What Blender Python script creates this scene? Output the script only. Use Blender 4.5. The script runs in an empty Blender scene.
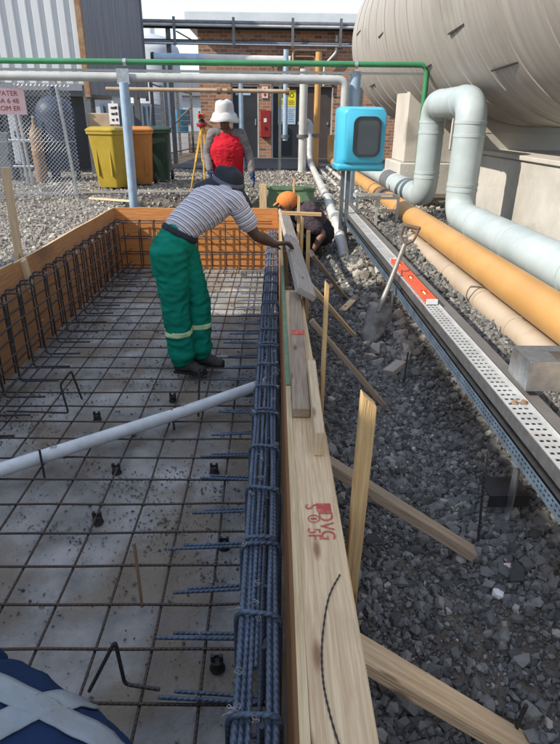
import bpy, math, random
import numpy as np
from mathutils import Vector, Matrix, noise
random.seed(7); rng = np.random.default_rng(11)
S = bpy.context.scene
COL = S.collection
PI = math.pi
R_ = math.radians
V = Vector

# ------------------------------------------------------------------ camera
cam = bpy.data.cameras.new('camera'); co = bpy.data.objects.new('camera', cam); COL.objects.link(co)
th, ps, ro = math.atan(252/560), R_(1.12), R_(0.6)
fw = V((math.sin(ps)*math.cos(th), math.cos(ps)*math.cos(th), -math.sin(th)))
rt = V((math.cos(ps), -math.sin(ps), 0)); up = rt.cross(fw)
r2 = rt*math.cos(ro) + up*math.sin(ro); u2 = r2.cross(fw)
m = Matrix((r2, u2, -fw)).transposed().to_4x4(); m.translation = V((0, 0, 1.64))
co.matrix_world = m
cam.sensor_fit = 'VERTICAL'; cam.sensor_height = 24; cam.lens = 24*560/744; cam.clip_start = .02; cam.clip_end = 3000
S.camera = co
S.render.resolution_x = 771; S.render.resolution_y = 1024

# ------------------------------------------------------------------ light
LD = V((.74, .30, -.60)).normalized()            # direction the sunlight travels
w = bpy.data.worlds.new('World'); S.world = w; w.use_nodes = True
nt = w.node_tree; bg = nt.nodes['Background']
sky = nt.nodes.new('ShaderNodeTexSky'); sky.sky_type = 'NISHITA'; sky.sun_disc = False
sky.sun_elevation = math.asin(-LD.z); sky.sun_rotation = math.atan2(-LD.x, -LD.y)
sky.air_density = 1.0; sky.dust_density = .5; sky.ozone_density = 1.2
gm = nt.nodes.new('ShaderNodeGamma'); gm.inputs['Gamma'].default_value = .2      # hazy, evenly bright sky
hs = nt.nodes.new('ShaderNodeHueSaturation'); hs.inputs['Hue'].default_value = .515; hs.inputs['Saturation'].default_value = 2.2; hs.inputs['Value'].default_value = 2.1
nt.links.new(sky.outputs[0], gm.inputs['Color']); nt.links.new(gm.outputs[0], hs.inputs['Color']); nt.links.new(hs.outputs[0], bg.inputs[0]); bg.inputs[1].default_value = .15
sl = bpy.data.lights.new('sun', 'SUN'); sl.energy = 2.0; sl.angle = R_(.6); sl.color = (1, .93, .82)
so = bpy.data.objects.new('sun', sl); COL.objects.link(so)
so.rotation_euler = LD.to_track_quat('-Z', 'Y').to_euler(); so.location = (-8, -4, 9)
S.view_settings.view_transform = 'Standard'; S.view_settings.look = 'None'
S.view_settings.exposure = 1.6; S.view_settings.gamma = 1; S.view_settings.use_curve_mapping = False

# ------------------------------------------------------------------ materials
def mat(name, c1, c2=None, scale=8., rough=.7, metal=0., bump=.0, bscale=None, stretch=(1, 1, 1), coord='Object',
        detail=6, lo=.35, hi=.65, c3=None, s3=1.5, t3=.6, spec=.4, coat=0, wob=0):
    M = bpy.data.materials.new(name); M.use_nodes = True; t = M.node_tree; N = t.nodes; L = t.links
    b = N['Principled BSDF']; b.inputs['Roughness'].default_value = rough; b.inputs['Metallic'].default_value = metal
    b.inputs['Specular IOR Level'].default_value = spec
    if coat: b.inputs['Coat Weight'].default_value = coat
    tc = N.new('ShaderNodeTexCoord'); mp = N.new('ShaderNodeMapping'); mp.inputs['Scale'].default_value = stretch
    oi = N.new('ShaderNodeObjectInfo'); ad = N.new('ShaderNodeVectorMath'); ad.operation = 'ADD'
    ml = N.new('ShaderNodeVectorMath'); ml.operation = 'SCALE'; ml.inputs[0].default_value = (37, 19, 53)
    L.new(oi.outputs['Random'], ml.inputs['Scale'])
    L.new(tc.outputs[coord], ad.inputs[0]); L.new(ml.outputs[0], ad.inputs[1]); L.new(ad.outputs[0], mp.inputs['Vector'])
    n = N.new('ShaderNodeTexNoise'); n.inputs['Scale'].default_value = scale; n.inputs['Detail'].default_value = detail
    n.inputs['Roughness'].default_value = .62; n.inputs['Distortion'].default_value = wob
    L.new(mp.outputs[0], n.inputs['Vector'])
    r = N.new('ShaderNodeValToRGB'); r.color_ramp.elements[0].position = lo; r.color_ramp.elements[1].position = hi
    c2 = c2 or tuple(x*.75 for x in c1)
    r.color_ramp.elements[0].color = (*c1, 1); r.color_ramp.elements[1].color = (*c2, 1)
    L.new(n.outputs[0], r.inputs[0]); col = r.outputs[0]
    if c3:
        n3 = N.new('ShaderNodeTexNoise'); n3.inputs['Scale'].default_value = s3; n3.inputs['Detail'].default_value = 7
        L.new(ad.outputs[0], n3.inputs['Vector'])
        r3 = N.new('ShaderNodeValToRGB'); r3.color_ramp.elements[0].position = t3; r3.color_ramp.elements[1].position = t3+.12
        r3.color_ramp.elements[0].color = (0, 0, 0, 1); r3.color_ramp.elements[1].color = (1, 1, 1, 1)
        L.new(n3.outputs[0], r3.inputs[0])
        mx = N.new('ShaderNodeMix'); mx.data_type = 'RGBA'; L.new(r3.outputs[0], mx.inputs[0]); L.new(col, mx.inputs[6])
        mx.inputs[7].default_value = (*c3, 1); col = mx.outputs[2]
    L.new(col, b.inputs['Base Color'])
    if bump:
        n2 = N.new('ShaderNodeTexNoise'); n2.inputs['Scale'].default_value = bscale or scale*4; n2.inputs['Detail'].default_value = 5
        L.new(mp.outputs[0], n2.inputs['Vector'])
        bp = N.new('ShaderNodeBump'); bp.inputs['Strength'].default_value = bump; bp.inputs['Distance'].default_value = .01
        L.new(n2.outputs[0], bp.inputs['Height']); L.new(bp.outputs[0], b.inputs['Normal'])
    M['col'] = 1
    return M

def wood(name, c1, c2, knots=True, rough=.75, dirt=None, gs=1.):
    M = mat(name, c1, c2, scale=5*gs, stretch=(.9, 22, 22), coord='UV', rough=rough, bump=.5, bscale=9, lo=.36, hi=.64, wob=.6,
            c3=dirt, s3=2.2, t3=.58)
    t = M.node_tree; N = t.nodes; L = t.links; b = N['Principled BSDF']
    if knots:
        tc = N.new('ShaderNodeTexCoord'); vo = N.new('ShaderNodeTexVoronoi'); vo.voronoi_dimensions = '2D'; vo.inputs['Scale'].default_value = 1
        mp = N.new('ShaderNodeMapping'); mp.inputs['Scale'].default_value = (1.9, 7, 7); mp.inputs['Location'].default_value = (.3, .2, 0)
        L.new(tc.outputs['UV'], mp.inputs[0]); L.new(mp.outputs[0], vo.inputs['Vector'])
        r = N.new('ShaderNodeValToRGB'); r.color_ramp.elements[0].position = .03; r.color_ramp.elements[1].position = .085
        r.color_ramp.elements[0].color = (1, 1, 1, 1); r.color_ramp.elements[1].color = (0, 0, 0, 1)
        L.new(vo.outputs['Distance'], r.inputs[0])
        mx = N.new('ShaderNodeMix'); mx.data_type = 'RGBA'; L.new(r.outputs[0], mx.inputs[0])
        src = b.inputs['Base Color'].links[0].from_socket
        L.new(src, mx.inputs[6]); mx.inputs[7].default_value = (c2[0]*.55, c2[1]*.45, c2[2]*.4, 1)
        L.new(mx.outputs[2], b.inputs['Base Color'])
    return M

def ribbed(name, c1, c2, rough=.55, metal=.35):
    M = mat(name, c1, c2, scale=14, rough=rough, metal=metal, coord='Object', lo=.3, hi=.7)
    t = M.node_tree; N = t.nodes; L = t.links; b = N['Principled BSDF']
    tc = N.new('ShaderNodeTexCoord'); wv = N.new('ShaderNodeTexWave'); wv.bands_direction = 'DIAGONAL'; wv.inputs['Scale'].default_value = 26
    mp = N.new('ShaderNodeMapping'); mp.inputs['Scale'].default_value = (1, 1.3, 0)
    L.new(tc.outputs['UV'], mp.inputs[0]); L.new(mp.outputs[0], wv.inputs['Vector'])
    bp = N.new('ShaderNodeBump'); bp.inputs['Strength'].default_value = .9; bp.inputs['Distance'].default_value = .002
    L.new(wv.outputs['Fac'], bp.inputs['Height']); L.new(bp.outputs[0], b.inputs['Normal'])
    return M

def attr_mat(name, attr, stops, rough=.9, interp='LINEAR', fract=0, bump=0, nz=.0, spec=.2):
    M = bpy.data.materials.new(name); M.use_nodes = True; t = M.node_tree; N = t.nodes; L = t.links
    b = N['Principled BSDF']; b.inputs['Roughness'].default_value = rough; b.inputs['Specular IOR Level'].default_value = spec
    a = N.new('ShaderNodeAttribute'); a.attribute_name = attr; s = a.outputs['Fac']
    if fract:
        mm = N.new('ShaderNodeMath'); mm.operation = 'MULTIPLY'; mm.inputs[1].default_value = fract; L.new(s, mm.inputs[0])
        m2 = N.new('ShaderNodeMath'); m2.operation = 'FRACT'; L.new(mm.outputs[0], m2.inputs[0]); s = m2.outputs[0]
    r = N.new('ShaderNodeValToRGB'); cr = r.color_ramp; cr.interpolation = interp
    while len(cr.elements) < len(stops): cr.elements.new(.5)
    for e, (p, c) in zip(cr.elements, stops): e.position = p; e.color = (*c, 1)
    L.new(s, r.inputs[0]); L.new(r.outputs[0], b.inputs['Base Color'])
    if bump:
        tc = N.new('ShaderNodeTexCoord'); n2 = N.new('ShaderNodeTexNoise'); n2.inputs['Scale'].default_value = bump; n2.inputs['Detail'].default_value = 4
        L.new(tc.outputs['Object'], n2.inputs['Vector'])
        bp = N.new('ShaderNodeBump'); bp.inputs['Strength'].default_value = .35; bp.inputs['Distance'].default_value = .006
        L.new(n2.outputs[0], bp.inputs['Height']); L.new(bp.outputs[0], b.inputs['Normal'])
    return M

def brick_mat():
    M = mat('brick', (.3, .14, .08), (.18, .08, .05), scale=3, rough=.9)
    t = M.node_tree; N = t.nodes; L = t.links; b = N['Principled BSDF']
    tc = N.new('ShaderNodeTexCoord'); br = N.new('ShaderNodeTexBrick')
    br.inputs['Scale'].default_value = 1; br.inputs['Brick Width'].default_value = .23; br.inputs['Row Height'].default_value = .085
    br.inputs['Mortar Size'].default_value = .009; br.inputs['Bias'].default_value = -.1
    br.inputs['Color1'].default_value = (.40, .19, .10, 1); br.inputs['Color2'].default_value = (.15, .075, .055, 1); br.inputs['Mortar'].default_value = (.34, .29, .24, 1)
    L.new(tc.outputs['UV'], br.inputs['Vector']); L.new(br.outputs['Color'], b.inputs['Base Color'])
    bp = N.new('ShaderNodeBump'); bp.inputs['Strength'].default_value = .5; bp.inputs['Distance'].default_value = .01; bp.invert = True
    L.new(br.outputs['Fac'], bp.inputs['Height']); L.new(bp.outputs[0], b.inputs['Normal'])
    return M

M = {}
M['soil'] = mat('soil', (.085, .07, .058), (.16, .132, .105), scale=3.5, rough=1, bump=.8, bscale=60, c3=(.19, .165, .135), s3=.55, t3=.55, spec=.1)
M['blinding'] = mat('blinding', (.16, .15, .135), (.42, .40, .37), scale=3.4, rough=.95, bump=.9, bscale=55, c3=(.23, .19, .145), s3=2.6, t3=.48, spec=.12, lo=.3, hi=.7, detail=10)
M['asphalt'] = mat('asphalt', (.06, .06, .065), (.085, .085, .085), scale=20, rough=.9, bump=.3)
M['stone_dark'] = attr_mat('stone_dark', 'tone', [(0, (.07, .071, .068)), (.6, (.185, .182, .172)), (.86, (.28, .27, .25)), (1, (.42, .39, .34))], bump=160)
M['stone_pale'] = attr_mat('stone_pale', 'tone', [(0, (.16, .145, .125)), (.6, (.34, .31, .27)), (1, (.52, .49, .43))], bump=120)
M['ply'] = wood('ply', (.52, .27, .115), (.36, .17, .07), knots=False, dirt=(.26, .13, .07))
M['ply_orange'] = wood('ply_orange', (.66, .29, .09), (.47, .18, .05), knots=False)
M['ply_edge'] = wood('ply_edge', (.66, .52, .30), (.46, .33, .17), knots=False)
M['green_paint'] = mat('green_paint', (.10, .19, .10), (.16, .25, .14), scale=20, rough=.7)
M['pine'] = wood('pine', (.76, .57, .35), (.54, .37, .21), dirt=(.46, .33, .21))
M['pine_pale'] = wood('pine_pale', (.70, .55, .36), (.52, .38, .23))
M['pine_old'] = wood('pine_old', (.38, .29, .20), (.25, .18, .12), dirt=(.18, .14, .11))
M['pine_grey'] = wood('pine_grey', (.42, .38, .33), (.30, .26, .22), dirt=(.2, .17, .15))
M['stake'] = wood('stake', (.64, .44, .21), (.48, .30, .13))
M['rebar_rust'] = ribbed('rebar_rust', (.10, .062, .042), (.055, .045, .04))
M['rebar_blue'] = ribbed('rebar_blue', (.125, .165, .225), (.065, .085, .115))
M['rebar_dark'] = ribbed('rebar_dark', (.045, .05, .06), (.07, .055, .045))
M['wire'] = mat('wire', (.35, .36, .38), (.2, .19, .18), rough=.4, metal=.8)
M['black'] = mat('black', (.012, .012, .013), (.03, .03, .03), rough=.6)
M['pvc'] = mat('pvc', (.72, .74, .74), (.55, .56, .55), scale=6, rough=.35, c3=(.38, .35, .31), s3=9, t3=.6)
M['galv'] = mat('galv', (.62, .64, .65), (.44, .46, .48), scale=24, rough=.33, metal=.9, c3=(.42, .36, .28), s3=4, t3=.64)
M['shaft_grey'] = mat('shaft_grey', (.30, .29, .27), (.20, .19, .17), scale=14, rough=.5, metal=.3)
M['shovel_blade'] = mat('shovel_blade', (.30, .29, .27), (.16, .155, .15), scale=9, rough=.7, metal=.2, c3=(.10, .085, .07), s3=6, t3=.5)
M['galv_white'] = mat('galv_white', (.52, .52, .50), (.40, .40, .385), scale=12, rough=.5, metal=.25, c3=(.45, .38, .3), s3=5, t3=.64)
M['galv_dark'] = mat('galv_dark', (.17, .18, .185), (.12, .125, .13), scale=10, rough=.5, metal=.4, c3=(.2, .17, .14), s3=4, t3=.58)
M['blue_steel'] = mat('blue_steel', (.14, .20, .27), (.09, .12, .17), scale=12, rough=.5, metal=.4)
M['duct_grey'] = mat('duct_grey', (.16, .145, .13), (.12, .11, .10), scale=5, rough=.6)
M['yellow_pipe'] = mat('yellow_pipe', (.54, .30, .105), (.46, .25, .085), scale=2.5, rough=.42, c3=(.42, .22, .08), s3=3.5, t3=.6)
M['beige_pipe'] = mat('beige_pipe', (.45, .365, .27), (.37, .295, .22), scale=3, rough=.55, c3=(.34, .26, .18), s3=4, t3=.64)
M['white_pipe'] = mat('white_pipe', (.42, .48, .485), (.34, .395, .40), scale=3, rough=.45, c3=(.42, .36, .27), s3=2.6, t3=.66)
M['white_paint'] = mat('white_paint', (.52, .52, .50), (.42, .415, .39), scale=4, rough=.45, c3=(.42, .33, .24), s3=4, t3=.66)
M['grey_pipe'] = mat('grey_pipe', (.46, .47, .46), (.36, .37, .37), scale=5, rough=.5)
M['green_pipe'] = mat('green_pipe', (.05, .24, .10), (.04, .18, .075), scale=4, rough=.4)
M['blue_post'] = mat('blue_post', (.36, .46, .56), (.26, .36, .47), scale=7, rough=.5, metal=.2, c3=(.3, .3, .3), s3=6, t3=.62)
M['tan_pipe'] = mat('tan_pipe', (.46, .35, .23), (.36, .26, .17), scale=5, rough=.5)
M['insul'] = mat('insul', (.10, .075, .06), (.16, .11, .08), scale=18, rough=.9)
M['slate'] = mat('slate', (.10, .11, .12), (.14, .145, .15), scale=8, rough=.7)
M['tank'] = mat('tank', (.41, .38, .345), (.32, .295, .265), scale=1.2, rough=.6, stretch=(.6, 9, .6), bump=.35, bscale=4, c3=(.27, .24, .205), s3=1.1, t3=.6)
M['tank_seam'] = mat('tank_seam', (.06, .05, .045), rough=.9)
M['concrete'] = mat('concrete', (.50, .475, .43), (.38, .355, .31), scale=1.7, rough=.9, bump=.35, bscale=25, c3=(.27, .245, .21), s3=.9, t3=.57)
M['concrete_pale'] = mat('concrete_pale', (.53, .49, .43), (.43, .40, .35), scale=1.3, rough=.9, bump=.3, bscale=20, c3=(.33, .30, .26), s3=1.5, t3=.63)
M['cyan'] = mat('cyan', (.06, .42, .60), (.05, .37, .54), scale=3, rough=.35, coat=.2)
M['dark_rubber'] = mat('dark_rubber', (.03, .04, .05), rough=.5)
M['dark_glass'] = mat('dark_glass', (.035, .05, .06), (.05, .065, .075), scale=2, rough=.08, spec=.6)
M['clad_white'] = mat('clad_white', (.62, .64, .65), (.52, .54, .55), scale=2, rough=.5, stretch=(1, 1, .2), c3=(.40, .36, .30), s3=1.5, t3=.68)
M['clad_grey'] = mat('clad_grey', (.23, .24, .26), (.17, .18, .20), scale=4, rough=.6, stretch=(3, 3, .15), metal=.2)
M['rust'] = mat('rust', (.20, .11, .06), (.30, .2, .12), scale=9, rough=.85)
M['brick'] = brick_mat()
M['fascia'] = mat('fascia', (.66, .70, .72), (.56, .60, .62), scale=2, rough=.5)
M['door_dark'] = mat('door_dark', (.025, .028, .033), (.035, .04, .045), scale=3, rough=.45)
M['door_brown'] = mat('door_brown', (.055, .04, .035), (.07, .055, .05), scale=3, rough=.6)
M['red'] = mat('red', (.30, .02, .02), (.25, .02, .02), rough=.4)
M['sign_white'] = mat('sign_white', (.75, .75, .73), (.66, .66, .64), rough=.5)
M['sign_pink'] = mat('sign_pink', (.75, .55, .55), (.68, .46, .47), rough=.5)
M['sign_yellow'] = mat('sign_yellow', (.80, .66, .03), (.74, .6, .03), rough=.5)
M['sign_blue'] = mat('sign_blue', (.42, .55, .66), (.36, .48, .6), rough=.5)
M['red_ink'] = mat('red_ink', (.46, .075, .055), (.55, .22, .14), scale=60, rough=.8, lo=.45, hi=.7)
M['black_ink'] = mat('black_ink', (.03, .03, .03), rough=.8)
M['bin_yellow'] = mat('bin_yellow', (.40, .29, .03), (.32, .22, .025), scale=3, rough=.5)
M['bin_orange'] = mat('bin_orange', (.50, .20, .04), (.42, .16, .04), scale=3, rough=.55)
M['bin_green'] = mat('bin_green', (.03, .06, .04), rough=.6)
M['vessel'] = mat('vessel', (.025, .04, .075), (.04, .055, .09), scale=4, rough=.5)
M['container'] = mat('container', (.12, .17, .22), (.10, .14, .18), scale=3, rough=.6)
M['pale_wall'] = mat('pale_wall', (.42, .45, .48), (.36, .38, .42), scale=2, rough=.8)
M['azure'] = mat('azure', (.05, .28, .48), rough=.5)
M['tripod_yellow'] = mat('tripod_yellow', (.60, .36, .05), (.5, .28, .04), rough=.5)
M['level_orange'] = mat('level_orange', (.66, .10, .03), (.58, .08, .03), scale=10, rough=.4)
M['skin'] = mat('skin', (.125, .062, .04), (.095, .046, .03), scale=9, rough=.5, bump=.1, bscale=120, spec=.5)
M['skin_light'] = mat('skin_light', (.17, .085, .055), (.13, .065, .042), scale=9, rough=.5, bump=.1, bscale=120, spec=.5)
def cloth(n, a, b=None, **k): return mat(n, a, b, scale=7, rough=.95, bump=.18, bscale=260, spec=.1, **k)
M['green_cloth'] = cloth('green_cloth', (.010, .25, .165), (.008, .19, .125))
M['red_cloth'] = cloth('red_cloth', (.50, .02, .035), (.40, .014, .024))
M['grey_cloth'] = cloth('grey_cloth', (.21, .19, .19), (.13, .115, .115))
M['white_cloth'] = cloth('white_cloth', (.52, .52, .51), (.43, .43, .43))
M['slate_cloth'] = cloth('slate_cloth', (.045, .05, .06), (.035, .038, .045))
M['slate_light'] = cloth('slate_light', (.15, .17, .21), (.12, .135, .17))
M['navy_cloth'] = cloth('navy_cloth', (.016, .034, .085), (.012, .024, .06))
M['mauve_cloth'] = cloth('mauve_cloth', (.09, .065, .075), (.05, .04, .045))
M['dark_cloth'] = cloth('dark_cloth', (.02, .02, .024), (.03, .03, .032))
M['orange_cloth'] = cloth('orange_cloth', (.62, .21, .06), (.54, .17, .05))
M['glove'] = cloth('glove', (.02, .07, .22), (.02, .03, .05))
M['boot'] = mat('boot', (.022, .02, .019), (.05, .045, .04), scale=14, rough=.65)
M['reflect'] = mat('reflect', (.62, .80, .42), (.55, .7, .40), rough=.4)
M['tape'] = mat('tape', (.26, .29, .305), (.20, .225, .25), scale=12, rough=.4, bump=.2, bscale=60)
M['stripe'] = attr_mat('stripe', 's', [(0, (.68, .68, .70)), (.36, (.30, .12, .15)), (.5, (.70, .69, .70)), (.72, (.10, .10, .15)), (.9, (.66, .66, .68))], interp='CONSTANT', fract=32, bump=200)

# ------------------------------------------------------------------ helpers
W = {}
def tag(o, label=None, cat=None, group=None, kind=None):
    if label: o['label'] = label
    if cat: o['category'] = cat
    if group: o['group'] = group
    if kind: o['kind'] = kind
    return o
def thing(name, label, cat, loc, group=None):
    o = bpy.data.objects.new(name, None); COL.objects.link(o); o.location = loc; o.empty_display_size = .1
    W[o.name] = V(loc); return tag(o, label, cat, group)
def fillet(pts, r, n=6):
    pts = [V(p) for p in pts]; out = [pts[0]]
    for a, b, c in zip(pts, pts[1:], pts[2:]):
        u = (a-b); v = (c-b); d = min(r, u.length*.49, v.length*.49); u.normalize(); v.normalize()
        p, q = b+u*d, b+v*d
        for i in range(n+1):
            t = i/n; out.append(p*(1-t)**2 + b*2*t*(1-t) + q*t*t)
    out.append(pts[-1]); return out
class MB:
    def __init__(s, order=None): s.order = order; s.v = []; s.f = []; s.uv = []; s.mi = []; s.cm = 0
    def face(s, idx, uvs): s.f.append(idx); s.uv.append(uvs); s.mi.append(s.cm)
    def box(s, c, size, R=None):
        c = V(c); h = V(size)/2; n = len(s.v)
        for z in (-1, 1):
            for y in (-1, 1):
                for x in (-1, 1):
                    p = V((x*h.x, y*h.y, z*h.z)); s.v.append(c + (R @ p if R else p))
        order = s.order or sorted(range(3), key=lambda i: -size[i])
        for q in ((0, 2, 3, 1), (4, 5, 7, 6), (0, 1, 5, 4), (2, 6, 7, 3), (0, 4, 6, 2), (1, 3, 7, 5)):
            loc = [V(((1 if i & 1 else -1)*h.x, (1 if i & 2 else -1)*h.y, (1 if i & 4 else -1)*h.z)) for i in q]
            const = [k for k in range(3) if abs(max(p[k] for p in loc)-min(p[k] for p in loc)) < 1e-9]
            k0 = const[0] if const else 0
            ax = [i for i in order if i != k0]
            s.face([n+i for i in q], [(p[ax[0]]+c[ax[0]], p[ax[1]]+c[ax[1]]+k0*.37) for p in loc])
        return s
    def bx(s, x0, x1, y0, y1, z0, z1): return s.box(((x0+x1)/2, (y0+y1)/2, (z0+z1)/2), (x1-x0, y1-y0, z1-z0))
    def beam(s, p, q, wd, ht, upv=(0, 0, 1), pt=0):
        p = V(p); q = V(q); d = (q-p); L = d.length; d.normalize(); u = V(upv)
        a = d.cross(u)
        if a.length < 1e-4: a = d.cross(V((0, 1, 0)))
        a.normalize(); b = a.cross(d)
        R = Matrix((d, a, b)).transposed(); n = len(s.v); s.box((0, 0, 0), (L, wd, ht))
        for i in range(n, n+8):
            s.v[i] = (p+q)/2 + R @ s.v[i]
        return s
    def tube(s, path, r, seg=10, cap=True, squash=None):
        path = [V(p) for p in path]; k = len(path); rs = r if isinstance(r, (list, tuple)) else [r]*k
        ts = []
        for i in range(k):
            a = path[max(i-1, 0)]; b = path[min(i+1, k-1)]; ts.append((b-a).normalized())
        u = ts[0].orthogonal().normalized()
        if abs(ts[0].z) < .9: u = ts[0].cross(V((0, 0, 1))).normalized()
        n0 = len(s.v); L = 0; Ls = []
        for i in range(k):
            if i: L += (path[i]-path[i-1]).length
            Ls.append(L); t = ts[i]; u = (u - t*u.dot(t)).normalized(); b = t.cross(u)
            for j in range(seg):
                a = 2*PI*j/seg; s.v.append(path[i] + (u*math.cos(a) + b*math.sin(a))*rs[i])
        for i in range(k-1):
            for j in range(seg):
                jn = (j+1) % seg
                s.face([n0+i*seg+j, n0+i*seg+jn, n0+(i+1)*seg+jn, n0+(i+1)*seg+j],
                       [(j/seg*.05, Ls[i]), ((j+1)/seg*.05, Ls[i]), ((j+1)/seg*.05, Ls[i+1]), (j/seg*.05, Ls[i+1])])
        if cap:
            s.face([n0+j for j in range(seg)][::-1], [(0, 0)]*seg)
            s.face([n0+(k-1)*seg+j for j in range(seg)], [(0, 0)]*seg)
        return s
    def lathe(s, prof, c, axis=(0, 0, 1), seg=24, sx=1., fx=None):
        c = V(c); ax = V(axis).normalized(); u = ax.orthogonal().normalized()
        if abs(ax.z) < .95: u = V((0, 0, 1)).cross(ax).normalized()
        b = ax.cross(u); n0 = len(s.v)
        for (r, z) in prof:
            for j in range(seg):
                a = 2*PI*j/seg; dz = fx(r, a) if fx else 0
                s.v.append(c + ax*(z+dz) + u*math.cos(a)*r*sx + b*math.sin(a)*r)
        for i in range(len(prof)-1):
            for j in range(seg):
                jn = (j+1) % seg
                s.face([n0+i*seg+j, n0+i*seg+jn, n0+(i+1)*seg+jn, n0+(i+1)*seg+j], [(j/seg, prof[i][1]), ((j+1)/seg, prof[i][1]), ((j+1)/seg, prof[i+1][1]), (j/seg, prof[i+1][1])])
        return s
    def prism(s, poly, org, ux, uy, thick):
        org = V(org); ux = V(ux); uy = V(uy); nz = ux.cross(uy).normalized(); n = len(s.v); k = len(poly)
        for d in (0, thick):
            for (a, b) in poly: s.v.append(org + ux*a + uy*b + nz*d)
        s.face([n+i for i in range(k)][::-1], [tuple(p) for p in poly][::-1]); s.face([n+k+i for i in range(k)], [tuple(p) for p in poly])
        for i in range(k):
            j = (i+1) % k
            s.face([n+i, n+j, n+k+j, n+k+i], [(poly[i][0], 0), (poly[j][0], 0), (poly[j][0], thick), (poly[i][0], thick)])
        return s
    def ell(s, c, a, b, cc, seg=16, rings=10):
        c = V(c); a = V(a); b = V(b); cc = V(cc); n0 = len(s.v)
        for i in range(rings+1):
            t = PI*(i+.02)/(rings+.04)
            for j in range(seg):
                p = 2*PI*j/seg; s.v.append(c + a*(math.sin(t)*math.cos(p)) + b*(math.sin(t)*math.sin(p)) + cc*math.cos(t))
        for i in range(rings):
            for j in range(seg):
                jn = (j+1) % seg
                s.face([n0+i*seg+j, n0+(i+1)*seg+j, n0+(i+1)*seg+jn, n0+i*seg+jn], [(0, 0)]*4)
        s.face([n0+j for j in range(seg)], [(0, 0)]*seg); s.face([n0+rings*seg+j for j in range(seg)][::-1], [(0, 0)]*seg)
        return s
    def loft(s, pts, rad, side, seg=16, sub=3, flat=False):
        """closed organic tube: pts, (a,b) half-widths along side and across it; rounded ends"""
        pts = [V(p) for p in pts]; k = len(pts); P = []; A = []
        rad = [(q, q) if not isinstance(q, tuple) else q for q in rad]
        def cr(a, b, c, d, t): return .5*((2*b)+(c-a)*t+(2*a-5*b+4*c-d)*t*t+(3*b-a-3*c+d)*t**3)
        for i in range(k-1):
            p0, p1, p2, p3 = pts[max(i-1, 0)], pts[i], pts[i+1], pts[min(i+2, k-1)]
            for j in range(sub):
                t = j/sub; P.append(cr(p0, p1, p2, p3, t)); e = t*t*(3-2*t)
                A.append((rad[i][0]*(1-e)+rad[i+1][0]*e, rad[i][1]*(1-e)+rad[i+1][1]*e))
        P.append(pts[-1]); A.append(rad[-1])
        T = [(P[min(i+1, len(P)-1)]-P[max(i-1, 0)]).normalized() for i in range(len(P))]
        r0 = min(A[0]); r1 = min(A[-1])
        if flat: r0 = r1 = .004
        P2 = [P[0]-T[0]*r0*.9, P[0]-T[0]*r0*.6] + P + [P[-1]+T[-1]*r1*.6, P[-1]+T[-1]*r1*.9]
        A2 = [(A[0][0]*.35, A[0][1]*.35), (A[0][0]*.78, A[0][1]*.78)] + A + [(A[-1][0]*.78, A[-1][1]*.78), (A[-1][0]*.35, A[-1][1]*.35)]
        T2 = [T[0]]*2 + T + [T[-1]]*2; sd = V(side); n0 = len(s.v)
        for p, (a, b), t in zip(P2, A2, T2):
            u = (sd - t*sd.dot(t))
            u = u.normalized() if u.length > 1e-3 else t.orthogonal().normalized()
            v = t.cross(u)
            for j in range(seg):
                g = 2*PI*j/seg; s.v.append(p + u*math.cos(g)*a + v*math.sin(g)*b)
        for i in range(len(P2)-1):
            for j in range(seg):
                jn = (j+1) % seg; s.face([n0+i*seg+j, n0+i*seg+jn, n0+(i+1)*seg+jn, n0+(i+1)*seg+j], [(0, 0)]*4)
        s.face([n0+j for j in range(seg)][::-1], [(0, 0)]*seg); s.face([n0+(len(P2)-1)*seg+j for j in range(seg)], [(0, 0)]*seg)
        return s
    def build(s, name, ma, parent=None, smooth=False, bevel=0, origin=None, solid=0):
        if parent is not None: og = W[parent.name]
        elif origin is not None: og = V(origin)
        else:
            xs = [p[0] for p in s.v]; ys = [p[1] for p in s.v]; zs = [p[2] for p in s.v]
            og = V(((min(xs)+max(xs))/2, (min(ys)+max(ys))/2, min(zs)))
        me = bpy.data.meshes.new(name); me.from_pydata([tuple(V(p)-og) for p in s.v], [], s.f)
        ul = me.uv_layers.new(name='UVMap'); flat = [c for fc in s.uv for p in fc for c in p]
        ul.data.foreach_set('uv', flat)
        for q in (ma if isinstance(ma, (list, tuple)) else [ma]): me.materials.append(M[q] if isinstance(q, str) else q)
        if isinstance(ma, (list, tuple)): me.polygons.foreach_set('material_index', s.mi)
        if smooth: me.polygons.foreach_set('use_smooth', [True]*len(me.polygons))
        me.update()
        o = bpy.data.objects.new(name, me); COL.objects.link(o)
        if parent is not None: o.parent = parent
        else: o.location = og
        W[o.name] = og
        if solid:
            q = o.modifiers.new('solid', 'SOLIDIFY'); q.thickness = solid; q.offset = 0
        if bevel:
            q = o.modifiers.new('bevel', 'BEVEL'); q.width = bevel; q.segments = 1; q.limit_method = 'ANGLE'
        if smooth and hasattr(me, 'set_sharp_from_angle'): me.set_sharp_from_angle(angle=R_(50))
        return o
def text(body, size, loc, rot, ma, parent, name='lettering', thick=.0008, align='CENTER'):
    cu = bpy.data.curves.new(name, 'FONT'); cu.body = body; cu.size = size; cu.align_x = align; cu.align_y = 'CENTER'; cu.extrude = thick
    t = bpy.data.objects.new('tmp', cu); COL.objects.link(t); bpy.context.view_layer.update()
    me = bpy.data.meshes.new_from_object(t.evaluated_get(bpy.context.evaluated_depsgraph_get()))
    bpy.data.objects.remove(t); me.materials.clear(); me.materials.append(M[ma])
    me.transform(Matrix.Translation(V(loc)-W[parent.name]) @ rot.to_4x4())
    o = bpy.data.objects.new(name, me); COL.objects.link(o); o.parent = parent; W[o.name] = W[parent.name]; return o
RXZ = Matrix.Rotation(PI/2, 3, 'X')     # text standing upright facing -Y

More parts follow.
